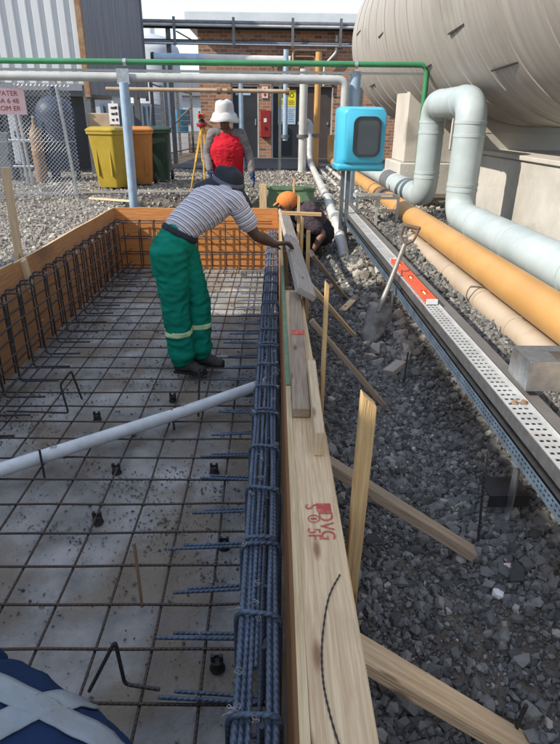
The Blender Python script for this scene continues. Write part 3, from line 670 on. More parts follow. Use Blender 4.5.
for y_, lab in ((1.62, 'near the galvanised bracket'), (3.82, 'behind the shovel'), (5.55, 'beyond the shovel'), (7.1, 'at the far end under the blue box')):
    t = thing('tray_support', 'steel angle foot holding the cable trays '+lab, 'support', (.92, y_, .3))
    z0 = float(gh(.92, y_))-.03
    MB().bx(.868, .872, y_, y_+.045, z0, .55).build('leg', 'galv', t); MB().bx(1.045, 1.049, y_, y_+.045, z0, .55).build('leg', 'galv', t)
    MB().bx(.85, 1.07, y_, y_+.045, .5455, .5500).build('cross_plate', 'galv', t); MB().bx(.83, .90, y_-.02, y_+.07, z0+.022, z0+.03).build('foot_plate', 'galv', t)
t = thing('steel_bracket', 'black folded steel foot sticking out under the lower cable tray', 'bracket', (.93, 1.70, .4))
MB().bx(.80, .95, 1.66, 1.78, .395, .40).build('plate', 'black', t); MB().bx(.80, .95, 1.66, 1.664, .35, .395).build('lip', 'black', t)
t = thing('galvanised_bracket', 'shiny galvanised channel bracket standing on the pale tray at right edge', 'bracket', (1.1, 2.05, .69))
MB().bx(.985, 1.45, 1.93, 1.933, .692, .815).build('front_plate', 'galv', t, bevel=.0008); MB().bx(.985, 1.10, 1.934, 2.10, .812, .815).build('top_flange', 'galv', t); MB().bx(1.10, 1.45, 2.04, 2.10, .812, .815).build('top_flange', 'galv', t)
MB().bx(.985, .988, 1.934, 2.10, .692, .811).build('side_plate', 'galv', t); MB().bx(1.05, 1.45, 2.097, 2.10, .692, .811).build('back_plate', 'galv', t)
for x_ in (.915, .95): MB().lathe([(.0001, .012), (.009, .012), (.009, .004), (.014, .003), (.014, 0)], (x_, 1.85, .682), seg=6).build('bolt', 'rust', t)
lv = thing('spirit_level', 'red orange spirit level lying on the pale cable tray', 'spirit level', (.93, 3.6, .685))
lx0, lx1, ly0, ly1 = .895, .958, 3.08, 4.12
for a, b in ((lx0, lx0+.011), (lx1-.011, lx1)): MB().bx(a, b, ly0, ly1, .686, .712).build('rail', 'level_orange', lv, bevel=.001)
ops = [(3.20, 3.29), (3.56, 3.64), (3.92, 4.01)]; e = ly0
for a, b in ops+[(ly1, ly1)]:
    MB().bx(lx0+.011, lx1-.011, e, a, .689, .707).build('web', 'level_orange', lv); e = b
for a, b in ops: MB().bx(lx0+.011, lx1-.011, a, b, .6855, .692).build('window', 'black', lv); MB().tube([(.9265, a+.015, .70), (.9265, b-.015, .70)], .006, 10).build('vial', 'reflect', lv)
for y_ in (ly0-.006, ly1+.006): MB().bx(lx0, lx1, y_-.006, y_+.006, .685, .713).build('end_cap', 'sign_white', lv)

# shovel
sh = thing('shovel', 'digging shovel stuck in gravel and leaning on the cable tray', 'shovel', (.67, 3.6, .25))
b0, b1 = V((.655, 3.56, .24)), V((.945, 3.80, 1.0)); d = (b1-b0).normalized(); sd = V((.80, -.55, .0)); sd = (sd-d*sd.dot(d)).normalized(); nr = d.cross(sd)
mb = MB(); rows = []
for i in range(9):
    tt = i/8; wd = [.012, .05, .072, .082, .086, .088, .088, .086, .07][i]; rw = []
    for j in range(7):
        s_ = (j-3)/3; rw.append(len(mb.v)); mb.v.append(b0+d*(.29*tt)+sd*(wd*s_)+nr*(-.022*(1-s_*s_)*(.5+.5*tt)+.012*math.sin(tt*2)))
    rows.append(rw)
for i in range(8):
    for j in range(6): mb.face([rows[i][j], rows[i][j+1], rows[i+1][j+1], rows[i+1][j]], [(0, 0)]*4)
mb.build('blade', 'shovel_blade', sh, smooth=True, solid=.003)
MB().tube([b0+d*.24-nr*.012, b0+d*.32-nr*.008, b0+d*.42, b0+d*.72], [.012, .019, .017, .0155], 12).build('shaft', 'shaft_grey', sh, smooth=True)
g0 = b0+d*.72; MB().tube(fillet([g0, g0+d*.04+sd*.05, g0+d*.13+sd*.056], .02), .009, 8).build('grip_arm', 'insul', sh, smooth=True)
MB().tube(fillet([g0, g0+d*.04-sd*.05, g0+d*.13-sd*.056], .02), .009, 8).build('grip_arm', 'insul', sh, smooth=True); MB().tube([g0+d*.125+sd*.062, g0+d*.125-sd*.062], .013, 10).build('grip', 'insul', sh, smooth=True)

# ------------------------------------------------------------------ pipes
def rings(parent, x, z, r, ys, ma, name='joint_band'):
    for y_ in ys: MB().lathe([(r-.002, 0), (r+.005, .002), (r+.005, .032), (r-.002, .034)], (x, y_, z), (0, 1, 0), 32).build(name, ma, parent, smooth=True)
yp = thing('yellow_pipe', 'thick ochre yellow pipe running into the distance beside the white pipe', 'pipe', (1.62, 6, .3))
MB().tube([(1.62, -.3, .647), (1.62, 7.95, .647)], .117, 40).build('near_length', 'yellow_pipe', yp, smooth=True)
MB().tube([(1.62, 7.95, .647), (1.62, 8.35, .647)], .125, 32).build('collar', 'insul', yp, smooth=True)
MB().tube(fillet([(1.62, 8.35, .66), (1.60, 15.9, .68), (1.60, 15.9, 1.3)], .3, 8), .105, 28).build('far_length', 'yellow_pipe', yp, smooth=True)
bp_ = thing('beige_pipe', 'beige jointed pipe under the yellow pipe', 'pipe', (1.57, 6, .3))
MB().tube([(1.555, -.3, .445), (1.555, 12, .445)], .082, 32).build('pipe', 'beige_pipe', bp_, smooth=True); rings(bp_, 1.555, .445, .083, [1.9, 2.6, 3.3, 3.9, 4.7, 5.6, 6.7], 'beige_pipe')
wp = thing('white_pipe', 'fat white lagged pipe with an upright U loop', 'pipe', (1.98, 6, .6))
Z0, ZT, R0 = .74, 1.83, .152; YA, YB = 6.05, 7.5; xw = 1.985
path = fillet([(xw, -.3, Z0), (xw, YA, Z0), (xw, YA, ZT), (xw, YB, ZT), (xw, YB, Z0), (xw, 9.35, Z0)], .24, 10)
MB().tube(path, R0, 40).build('lagging', 'white_pipe', wp, smooth=True)
rings(wp, xw, Z0, R0+.001, [2.2, 3.5, 4.5, 5.4, 7.95, 8.6], 'white_pipe')
for y_ in (YA, YB):
    for z_ in (.98, 1.035, 1.50, 1.62): MB().lathe([(R0-.002, 0), (R0+.005, .002), (R0+.005, .03), (R0-.002, .032)], (xw, y_, z_), (0, 0, 1), 32).build('joint_band', 'white_pipe', wp, smooth=True)
for y_ in (6.34, 7.18): rings(wp, xw, ZT, R0+.001, [y_], 'white_pipe')
MB().tube([(xw, 9.352, Z0), (xw, 9.9, Z0)], .162, 32).build('sleeve', 'slate', wp, smooth=True); MB().tube([(xw, 9.9, Z0), (xw, 14, Z0)], .13, 28).build('far_length', 'white_pipe', wp, smooth=True)
cd = thing('white_conduit', 'white jointed pipe on the gravel leading to the brick building', 'pipe', (.86, 11, .6))
MB().tube([(.79, 5.9, .30), (.80, 6.55, .45), (.82, 8.4, .62), (.93, 13.4, .70)], .062, 24).build('pipe', 'white_paint', cd, smooth=True)
MB().tube(fillet([(.93, 13.4, .70), (.96, 14.6, .74), (.96, 14.9, 1.6), (.74, 14.9, 1.62)], .16, 6), .075, 20).build('riser', 'grey_pipe', cd, smooth=True)
for y_ in (7.1, 8.3, 9.4, 10.8): MB().tube([(.80+.0245*(y_-6.35), y_, .50+.055*(min(y_, 8.4)-6.35)+.016*max(0, y_-8.4)), (.802+.0245*(y_-6.35), y_+.09, .505+.055*(min(y_, 8.4)-6.35)+.016*max(0, y_-8.4))], .072, 24).build('coupling', 'grey_pipe', cd, smooth=True)
for x_, z_, y0, y1, ma, lab in ((1.15, .60, 7.6, 14, 'grey_pipe', 'thin grey pipe left of the yellow pipe near the blue box'), (1.30, .66, 8.2, 13.6, 'white_paint', 'thin white pipe next to the yellow pipe behind the blue box')):
    t = thing('thin_pipe', lab, 'pipe', (x_, y0, z_)); MB().tube([(x_, y0, z_), (x_, y1, z_)], .035, 16).build('pipe', ma, t, smooth=True)
    for y_ in np.arange(y0+.6, y1, 1.7): MB().tube([(x_, y_, z_), (x_, y_+.06, z_)], .05, 16).build('flange', 'galv_dark', t)
for k, (y_, lab) in enumerate(((3.3, 'nearest'), (6.3, 'second'), (9.6, 'third'), (12.6, 'farthest'))):
    t = thing('pipe_support', lab+' steel trestle carrying the yellow and white pipes', 'support', (1.8, y_, .3)); z0 = float(gh(1.8, y_))-.05
    for x_ in (1.40, 2.22): MB().bx(x_-.035, x_+.035, y_-.035, y_+.035, z0, .33 if False else .345).build('leg', 'galv_dark', t)
    MB().bx(1.34, 2.3, y_-.05, y_+.05, .345, .362).build('cross_beam', 'galv_dark', t)
    MB().bx(1.57, 1.67, y_-.04, y_+.04, .362, .53).build('saddle', 'galv_dark', t); MB().bx(1.93, 2.04, y_-.04, y_+.04, .362, .588).build('saddle', 'galv_dark', t)
t = thing('angle_stand', 'pale welded angle stand under the blue box', 'stand', (1.2, 6.9, .4))
for p, q in (((.99, 6.62, .84), (1.46, 6.62, .84)), ((.99, 6.62, .70), (1.46, 6.62, .70)), ((.99, 6.95, .84), (1.46, 6.95, .84))): MB().beam(p, q, .012, .03).build('rail', 'galv_white', t)
for x_ in (.99, 1.22, 1.46): MB().bx(x_-.015, x_+.015, 6.605, 6.618, .25, .86).build('upright', 'galv_white', t)
for x_ in (.99, 1.46): MB().beam((x_, 6.636, .84), (x_, 6.934, .84), .012, .03).build('side_rail', 'galv_white', t)

# blue instrument box
bb = thing('instrument_box', 'bright cyan moulded instrument box with dark rounded window', 'box', (.93, 6.4, .4))
def rrect(w_, h_, r, n=5):
    out = []
    for cx, cy, a0 in ((w_/2-r, h_/2-r, 0), (-w_/2+r, h_/2-r, PI/2), (-w_/2+r, -h_/2+r, PI), (w_/2-r, -h_/2+r, 1.5*PI)):
        for i in range(n+1): a = a0+PI/2*i/n; out.append((cx+math.cos(a)*r, cy+math.sin(a)*r))
    return out
def loftrect(mb, secs):
    n0 = len(mb.v); k = len(secs[0])
    for s_ in secs: mb.v += [V(p) for p in s_]
    for i in range(len(secs)-1):
        for j in range(k): mb.face([n0+i*k+j, n0+i*k+(j+1) % k, n0+(i+1)*k+(j+1) % k, n0+(i+1)*k+j], [(0, 0)]*4)
    mb.face([n0+j for j in range(k)][::-1], [(0, 0)]*k); mb.face([n0+(len(secs)-1)*k+j for j in range(k)], [(0, 0)]*k)
cx_, cz_ = .945, 1.475
def sec(y_, w_, h_, r, dz=0, dx_=0): return [(cx_+dx_+a, y_, cz_+dz+b) for a, b in rrect(w_, h_, r)]
mb = MB(); loftrect(mb, [sec(6.22, .40, .50, .05, .02, .025), sec(6.235, .43, .53, .06, .015, .02), sec(6.30, .47, .57, .06, .01), sec(6.42, .50, .60, .06), sec(6.60, .50, .60, .05), sec(6.62, .48, .58, .05)])
mb.build('housing', 'cyan', bb, smooth=True)
mb = MB(); loftrect(mb, [sec(6.24, .44, .05, .02, -.275), sec(6.26, .50, .07, .025, -.285), sec(6.60, .53, .07, .025, -.285), sec(6.61, .51, .05, .02, -.285)]); mb.build('bottom_lip', 'cyan', bb, smooth=True)
mb = MB(); o1 = rrect(.285, .385, .075); i1 = rrect(.235, .335, .055); n = len(o1)
for y_ in (6.219, 6.205):
    for pl_ in (o1, i1): mb.v += [V((cx_+.045+a, y_, cz_+.015+b)) for a, b in pl_]
for j in range(n):
    k2 = (j+1) % n
    for a, b in ((2*n, 3*n), (0, 2*n), (3*n, n)): mb.face([a+j, a+k2, b+k2, b+j], [(0, 0)]*4)
mb.build('window_frame', 'dark_rubber', bb, smooth=False)
MB().prism(i1, (cx_+.045, 6.218, cz_+.015), (1, 0, 0), (0, 0, 1), .004).build('window_pane', 'dark_glass', bb)
for x_ in (.80, .86): MB().bx(x_-.02, x_+.02, 6.5, 6.54, .25, 1.17).build('post', 'galv_dark', bb)
MB().bx(.74, 1.14, 6.46, 6.58, 1.15, 1.164).build('base_plate', 'galv_dark', bb)

# gantry of pipes over the site
gp = thing('green_pipe', 'green pipe crossing overhead and turning down at the right', 'pipe', (-.5, 7.8, 2.2))
MB().tube(fillet([(-5, 7.8, 2.262), (1.93, 7.8, 2.275), (1.93, 7.8, .7)], .1, 6), .033, 16).build('pipe', 'green_pipe', gp, smooth=True)
for x_ in (-1.78, 1.05): MB().tube([(x_-.02, 7.8, 2.265), (x_+.02, 7.8, 2.266)], .041, 16).build('clamp', 'galv', gp, smooth=True)
t = thing('white_rail', 'slim white rail just under the green pipe', 'rail', (-1, 7.86, 2.17)); MB().bx(-5, 1.9, 7.85, 7.875, 2.165, 2.192).build('rail', 'white_paint', t)
t = thing('white_overhead_pipe', 'white overhead pipe on blue posts turning down at its right end', 'pipe', (-1, 7.82, 2.05))
MB().tube(fillet([(-5, 7.80, 2.105), (.93, 7.80, 2.10), (.93, 7.80, 1.2)], .1, 6), .052, 20).build('pipe', 'grey_pipe', t, smooth=True)
for x_, lab in ((-1.80, 'left blue grey steel post holding up the overhead pipes'), (1.06, 'right blue grey steel post behind the cyan box')):
    t = thing('steel_post', lab, 'post', (x_, 7.78, .5)); MB().tube([(x_-.02, 7.73, .3), (x_, 7.735, 2.04)] if x_ < 0 else [(x_, 7.9, .3), (x_, 7.9, 2.2)], .058 if x_ < 0 else .07, 20).build('post', 'blue_post', t, smooth=True)
    MB().bx(x_-.075, x_+.075, 7.715 if x_ < 0 else 7.88, 7.735 if x_ < 0 else 7.895, 2.02, 2.19).build('head_plate', 'galv', t)
t = thing('tan_overhead_pipe', 'thin tan pipe below the white overhead pipe', 'pipe', (-.8, 8.4, 2)); MB().tube([(-2.2, 8.4, 1.995), (.25, 8.4, 1.99)], .026, 14).build('pipe', 'tan_pipe', t, smooth=True)
for x_ in (-.72, -.58, .2): MB().tube([(x_, 8.4, 1.99), (x_+.05, 8.4, 1.99)], .045, 14).build('valve', 'rust', t)
for x_, y_, z1, r, ma, lab in ((.685, 13, 2.6, .085, 'white_paint', 'white vertical pipe in front of the dark double door'), (.30, 12.6, 2.9, .05, 'blue_post', 'pale blue vertical pipe in front of the yellow warning signs'), (1.05, 14, 3.0, .07, 'yellow_pipe', 'ochre vertical pipe right of the white vertical pipe'), (-.62, 12.9, 2.5, .05, 'blue_post', 'slim blue post beside the left door')):
    t = thing('riser_pipe', lab, 'pipe', (x_, y_, .6)); MB().tube([(x_, y_, 1.25 if x_ == .30 else .55), (x_, y_, z1)], r, 18).build('pipe', ma, t, smooth=True); MB().tube([(x_, y_, 1.3), (x_, y_, 1.36)], r*1.5, 18).build('flange', 'galv_dark', t)

# ------------------------------------------------------------------ storage tank
tk = thing('storage_tank', 'huge beige horizontal storage tank with sheet metal cladding', 'tank', (3.15, 7, 1.6))
TX, TZ, TR = 3.15, 3.10, 1.5; y0 = -.6; i = 0
while y0 < 12.4:
    wd = .72; e = .012
    MB().lathe([(TR-.02, 0), (TR+e, 0), (TR+.004, .35), (TR, wd), (TR-.02, wd+.01)], (TX, y0, TZ), (0, 1, 0), 96).build('cladding_band', 'tank', tk, smooth=True)
    y0 += wd; i += 1
yE = y0
MB().lathe([(TR, 0), (TR*.97, .12), (TR*.85, .26), (TR*.6, .4), (TR*.3, .47), (.001, .5)], (TX, yE, TZ), (0, 1, 0), 64).build('far_head', 'tank', tk, smooth=True)
MB().lathe([(.001, -.5), (TR*.3, -.47), (TR*.6, -.4), (TR*.85, -.26), (TR*.97, -.12), (TR, 0)], (TX, -.6, TZ), (0, 1, 0), 64).build('near_head', 'tank', tk, smooth=True)
for y_, a, w_ in ((4.4, 196, .55), (6.0, 205, .5), (7.5, 214, .35), (9.6, 190, .4), (11.5, 214, .5), (11.9, 178, .5), (5.2, 222, .6)):
    p = V((TX+math.cos(R_(a))*(TR+.001), 0, TZ+math.sin(R_(a))*(TR+.001)))
    MB().beam((p.x, y_, p.z), (p.x, y_+w_, p.z-.02), .016, .026, (math.cos(R_(a)), 0, math.sin(R_(a)))).build('lap_joint', 'tank_seam', tk)
sd_ = thing('concrete_saddle', 'tall concrete saddle under the far part of the tank', 'saddle', (3.2, 9.9, 1)); MB().bx(2.08, 4.3, 9.35, 10.25, 1.05, 2.62).build('pier', 'concrete_pale', sd_, bevel=.015); MB().bx(2.0, 4.4, 9.2, 10.4, .55, 1.05).build('footing', 'concrete', sd_, bevel=.015)
sd_ = thing('concrete_saddle', 'concrete saddle beside the white U loop with diagonal shadow', 'saddle', (3.3, 7.7, 1.3)); MB().bx(2.40, 4.4, 7.42, 8.1, 1.29, 2.3).build('pier', 'concrete_pale', sd_, bevel=.015)
for z_ in (1.52,): MB().bx(2.394, 4.4, 7.414, 7.44, z_, z_+.012).build('joint', 'concrete', sd_)
wl = thing('concrete_wall', 'low stained concrete wall under the tank at the right edge', 'wall', (3, 5, .4)); MB().bx(2.60, 5.5, 1.2, 8.6, .35, 1.28).build('wall', 'concrete', wl, bevel=.015); MB().bx(2.57, 5.5, 1.2, 8.6, 1.283, 1.33).build('coping', 'concrete_pale', wl, bevel=.008)

# ------------------------------------------------------------------ brick building
bh = thing('brick_building', 'brown brick building with white fascia at the back of the yard', 'building', (1.5, 18, .6))
YF = 17.3
for x0, x1, z0, z1 in ((-1.95, -1.10, .55, 3.86), (-1.10, -.32, 2.53, 3.86), (-.32, .02, .55, 3.86), (.02, 1.74, 2.53, 3.86), (1.74, 6.2, .55, 3.86)):
    MB([0, 1, 2]).bx(x0, x1, YF, YF+.25, z0, z1).build('wall', 'brick', bh)
MB([1, 0, 2]).bx(-1.95, -1.70, YF+.251, YF+5, .55, 3.86).build('side_wall', 'brick', bh); MB().bx(-1.69, 6.2, YF+1.2, YF+1.3, .55, 3.8).build('inner_wall', 'door_dark', bh)
rf = MB().bx(-2.2, 6.4, YF-.35, YF+5.2, 3.865, 4.02).build('roof', 'fascia', bh)
MB().bx(-2.22, 6.4, YF-.38, YF-.352, 3.80, 4.16).build('fascia', 'fascia', rf)
d1 = MB().bx(-1.06, -.37, YF+.10, YF+.15, .62, 2.46).build('door', 'door_dark', bh)
for a in ((-1.10, -1.06, .6, 2.52), (-.37, -.33, .6, 2.52), (-1.058, -.372, 2.47, 2.52)): MB().bx(a[0], a[1], YF+.04, YF+.16, a[2], a[3]).build('frame', 'white_paint', d1)
MB().bx(-.44, -.41, YF+.05, YF+.098, 1.50, 1.66).build('handle', 'galv', d1); MB().bx(-.98, -.56, YF+.088, YF+.099, 2.26, 2.42).build('notice', 'sign_blue', d1)
for x0, x1, ma in ((.07, .88, 'door_dark'), (.885, 1.70, 'door_brown')):
    d2 = MB().bx(x0, x1, YF+.10, YF+.15, .62, 2.48).build('door', ma, bh)
    if ma == 'door_dark':
        MB().bx(.02, .068, YF+.03, YF+.16, .6, 2.52).build('frame', 'white_paint', d2); MB().bx(.07, 1.70, YF+.03, YF+.16, 2.485, 2.53).build('frame', 'white_paint', d2)
    else: MB().bx(1.705, 1.74, YF+.03, YF+.16, .6, 2.483).build('frame', 'white_paint', d2)
    MB().bx(x1-.11, x1-.06, YF+.06, YF+.098, 1.52, 1.60).build('handle', 'galv', d2)
for x0, lab in ((.21, 'left'), (.47, 'right')):
    t = thing('warning_sign', lab+' yellow and pale blue warning sign on the dark double door', 'sign', (x0+.12, YF+.09, 1.5), 'warning signs on the dark door')
    MB().bx(x0, x0+.235, YF+.086, YF+.098, 1.99, 2.40).build('yellow_panel', 'sign_yellow', t); MB().bx(x0, x0+.235, YF+.086, YF+.098, 1.53, 1.985).build('blue_panel', 'sign_blue', t)
    if lab == 'right':
        mb = MB()
        for j in range(16):
            a0, a1 = 2*PI*j/16, 2*PI*(j+1)/16; c = V((x0+.118, YF+.0845, 2.27)); n = len(mb.v)
            mb.v += [c+V((math.cos(a)*r, 0, math.sin(a)*r)) for r, a in ((.06, a0), (.06, a1), (.042, a1), (.042, a0))]; mb.face([n, n+1, n+2, n+3], [(0, 0)]*4)
        mb.build('symbol', 'black_ink', t, solid=.002)
    else: MB().bx(x0+.10, x0+.13, YF+.083, YF+.0855, 2.20, 2.34).build('symbol', 'black_ink', t)
    for k in range(4): MB().bx(x0+.03, x0+.2-.03*(k % 2), YF+.083, YF+.0855, 2.04+.03*k, 2.05+.03*k).build('text_line', 'black_ink', t)
    for k in range(7): MB().bx(x0+.03, x0+.2-.02*(k % 3), YF+.083, YF+.0855, 1.60+.05*k, 1.612+.05*k).build('text_line', 'container', t)
t = thing('arrow_sign', 'small white sign with a dark red down arrow on the brick wall', 'sign', (-.155, YF-.01, 2.2))
MB().bx(-.245, -.075, YF-.02, YF-.004, 2.19, 2.48).build('plate', 'sign_pink', t); MB().bx(-.172, -.148, YF-.026, YF-.021, 2.28, 2.44).build('arrow_shaft', 'red', t)
MB().prism([(-.05, 0), (0, -.06), (.05, 0)], (-.16, YF-.021, 2.285), (1, 0, 0), (0, 0, 1), .005).build('arrow_head', 'red', t)
t = thing('fire_hose_box', 'red fire equipment box on the wall between the doors', 'box', (-.15, YF, 1.2))
MB().bx(-.285, -.005, YF-.16, YF-.004, 1.19, 1.88).build('cabinet', 'red', t, bevel=.01); MB().bx(-.19, -.11, YF-.168, YF-.162, 1.58, 1.68).build('label', 'sign_white', t); MB().bx(-.17, -.13, YF-.185, YF-.162, 1.40, 1.47).build('handle', 'black', t)
t = thing('wall_pipework', 'rusty pipes and brackets fixed high on the brick wall', 'pipes', (.5, YF, 2.7))
MB().tube(fillet([(-.25, YF-.1, 3.0), (.6, YF-.1, 2.95), (.6, YF-.1, 3.35), (1.5, YF-.1, 3.35)], .08), .03, 10).build('pipe', 'tan_pipe', t, smooth=True)
MB().tube(fillet([(.05, YF-.08, 2.6), (.05, YF-.08, 3.2), (1.2, YF-.08, 3.2), (1.2, YF-.08, 2.6)], .08), .025, 10).build('pipe', 'rust', t, smooth=True)
MB().tube(fillet([(1.45, YF-.12, 2.5), (1.45, YF-.12, 3.0), (1.75, YF-.12, 3.3), (1.75, YF-.12, 3.7)], .08), .035, 10).build('pipe', 'white_paint', t, smooth=True)
for x_ in (.2, .9): MB().bx(x_, x_+.35, YF-.06, YF-.005, 2.62, 2.8).build('junction_box', 'pale_wall', t)
# overhead pipe rack
rk = thing('pipe_rack', 'dark overhead cable rack spanning in front of the brick building', 'rack', (-.6, 15, 3.2))
for z_, y_, r, ma in ((3.66, 14.95, .05, 'galv_dark'), (3.585, 15.05, .045, 'black'), (3.60, 14.9, .03, 'grey_pipe'), (3.26, 15.0, .045, 'slate'), (3.31, 15.1, .03, 'black'), (3.23, 14.9, .02, 'galv')):
    MB().tube([(-2.95, y_, z_), (-.5, y_, z_-.012), (2.3, y_, z_-.02)], r, 12).build('pipe', ma, rk, smooth=True)
for x_ in (-2.2, -.85, .5, 1.6):
    MB().bx(x_-.03, x_+.03, 14.83, 14.865, 3.18, 3.75).build('hanger', 'galv_dark', rk); MB().beam((x_, 15.14, 3.5), (x_+.5, 15.14, 3.25), .03, .03).build('brace', 'rust', rk)
for x_ in (-2.4, 2.2): MB().bx(x_-.05, x_+.05, 15.15, 15.25, .6, 3.7).build('column', 'galv_dark', rk)
t = thing('grey_duct', 'long pale grey duct hanging left of the brick building', 'duct', (-1.2, 13, 2.7)); MB().tube([(-2.4, 13, 2.77), (-1.35, 13, 2.765)], .085, 20).build('dark_end', 'blue_post', t, smooth=True); MB().tube([(-1.349, 13, 2.765), (.4, 13, 2.745)], .08, 20).build('duct', 'white_paint', t, smooth=True)
MB().tube([(-2.42, 13, 2.77), (-2.36, 13, 2.77)], .1, 20).build('cap', 'black', t)
for x_ in (-2.2, .2): MB().bx(x_-.03, x_+.03, 13.09, 13.13, .6, 2.8).build('post', 'galv_dark', t)

# ------------------------------------------------------------------ raised clad building on the left
hb = thing('clad_building', 'raised corrugated metal building with white and grey walls behind the fence', 'building', (-5, 13, .6))
Cn = V((-3.43, 11.8, 0)); dw = V((-1, -.10, 0)).normalized(); dg = V((.26, .966, 0)).normalized()
def corr(c, d, n_, L0, L1, z0, z1, prof, pitch, name, ma):
    mb = MB(); k = int(round((L1-L0)/pitch)); xs = []
    for i in range(k):
        for (a, b) in prof: xs.append((L0+(i+a)*pitch, b))
    xs.append((L1, prof[0][1])); n0 = 0
    for (u, b) in xs:
        p = c+d*u+n_*b; mb.v += [p+V((0, 0, z0)), p+V((0, 0, z1))]
    for i in range(len(xs)-1): mb.face([2*i, 2*i+2, 2*i+3, 2*i+1], [(xs[i][0], z0), (xs[i+1][0], z0), (xs[i+1][0], z1), (xs[i][0], z1)])
    return mb.build(name, ma, hb)
nw = V((-.1, 1, 0)).normalized(); ng = V((.966, -.26, 0))
trap = [(0, 0), (.50, 0), (.60, .06), (.90, .06)]; sine = [(i/6, .018*math.sin(i/6*2*PI)) for i in range(6)]
for k in range(6): corr(Cn, dw, nw*(1 if k % 2 else .96), .03+.88*k, .03+.88*(k+1)-.001, 2.22, 6.2, trap, .22, 'wall_sheet', 'clad_white')
for k in range(3): corr(Cn, dg, ng, .06+.78*k, .06+.78*(k+1), 2.05, 3.98, sine, .13, 'wall_sheet', 'clad_grey')
MB().beam(Cn+V((0, 0, 2.0)), Cn+V((0, 0, 6.2)), .10, .10).build('corner_trim', 'rust', hb); MB().beam(Cn+dg*.05+ng*.03+V((0, 0, 4.0)), Cn+dg*2.44+ng*.03+V((0, 0, 4.02)), .05, .06).build('eave_trim', 'galv', hb)
MB().beam(Cn+dg*2.44+V((0, 0, 2.0)), Cn+dg*2.44+V((0, 0, 4.0)), .06, .06).build('corner_trim', 'galv_dark', hb)
MB().bx(-9, -3.6, 12.15, 14.2, 2.02, 2.12).build('floor_deck', 'galv_dark', hb); MB().bx(-9, -3.6, 12.3, 14.1, 6.2, 6.3).build('roof', 'clad_grey', hb); MB().beam(Cn+dg*.05+V((-.1, .1, 2.12)), Cn+dg*2.4+V((-.1, 0, 2.12)), .05, .12).build('sill_beam', 'galv_dark', hb)
for x_, y_ in ((-3.5, 11.95), (-3.0, 14.0), (-6, 12.2), (-8.5, 12.2), (-6, 14)): MB().bx(x_-.06, x_+.06, y_-.06, y_+.06, .5, 2.2).build('leg', 'galv_dark', hb)
MB().bx(-9, -3.55, 12.5, 12.6, .55, 2.015).build('back_panel', 'slate', hb); MB().bx(-3.52, -3.05, 14.25, 14.35, .55, 1.35).build('back_panel', 'container', hb)  # dark slate panel stands in for the shaded space under the building
for k in range(9): MB().bx(-8.9+.6*k, -8.45+.6*k, 12.44, 12.498, .7, 1.9).build('shade_panel', 'door_dark', hb)  # darker panels deepen the painted shade under the building
t = thing('pressure_vessel', 'dark navy domed vessel standing under the raised building', 'tank', (-3.72, 10.7, .6))
MB().lathe([(.001, 1.98), (.12, 1.97), (.24, 1.90), (.31, 1.78), (.32, 1.7), (.32, .95), (.28, .85), (.001, .8)], (-3.72, 10.7, 0), seg=32).build('shell', 'vessel', t, smooth=True)
MB().tube([(-3.72, 10.7, 1.97), (-3.72, 10.7, 2.12)], .05, 12).build('nozzle', 'vessel', t); MB().tube([(-3.85, 10.7, 2.06), (-3.59, 10.7, 2.06)], .02, 8).build('valve_wheel', 'black', t)
for a in (.5, 2.6, 4.7): MB().bx(-3.72+.26*math.cos(a)-.03, -3.72+.26*math.cos(a)+.03, 10.7+.26*math.sin(a)-.03, 10.7+.26*math.sin(a)+.03, .55, .95).build('leg', 'vessel', t)
for x_, y_, w_, h0, h1, ma, lab in ((-4.35, 10.4, .14, .9, 1.85, 'pale_wall', 'narrow pale switch cabinet left of the navy vessel'), (-3.02, 10.9, .42, 1.0, 1.72, 'tan_pipe', 'tan control panel right of the navy vessel'), (-4.7, 10.6, .3, .6, 1.4, 'slate', 'dark pump housing behind the pink sign')):
    t = thing('control_cabinet', lab, 'cabinet', (x_, y_, .6)); MB().bx(x_-w_/2, x_+w_/2, y_, y_+.25, h0, h1).build('cabinet', ma, t, bevel=.01)
    MB().bx(x_-w_/2+.03, x_+w_/2-.03, y_-.012, y_-.002, h0+.04, h1-.04).build('door', ma, t); MB().bx(x_+w_/2-.06, x_+w_/2-.045, y_-.03, y_-.013, (h0+h1)/2-.05, (h0+h1)/2+.05).build('handle', 'black', t)
    for q in (-1, 1): MB().bx(x_+q*(w_/2-.03)-.02, x_+q*(w_/2-.03)+.02, y_+.1, y_+.14, .5, h0).build('leg', 'galv_dark', t)
t = thing('white_notice', 'white notice board with black marks on a pipe behind the yellow bin', 'sign', (-2.55, 10.2, .6)); MB().bx(-2.66, -2.50, 10.18, 10.19, 1.55, 1.86).build('plate', 'sign_white', t); MB().tube([(-2.57, 10.22, .6), (-2.58, 10.22, 1.9)], .025, 10).build('post', 'grey_pipe', t)
for k in range(3): MB().bx(-2.62, -2.58+.02*k, 10.174, 10.178, 1.60+.09*k, 1.63+.09*k).build('mark', 'black_ink', t); MB().bx(-2.55, -2.52, 10.174, 10.178, 1.60+.09*k, 1.64+.09*k).build('mark', 'black_ink', t)
t = thing('pipe_manifold', 'grey ladder of pipes beside the navy vessel', 'pipes', (-4.1, 9.9, .6))
for x_ in (-4.05, -3.98): MB().tube([(x_, 9.9, .6), (x_-.06, 9.9, 2.0)], .025, 10).build('pipe', 'galv', t, smooth=True)
for z_ in (.9, 1.3, 1.7): MB().tube([(-4.25, 9.9, z_), (-3.9, 9.9, z_)], .02, 8).build('rung', 'galv', t, smooth=True)
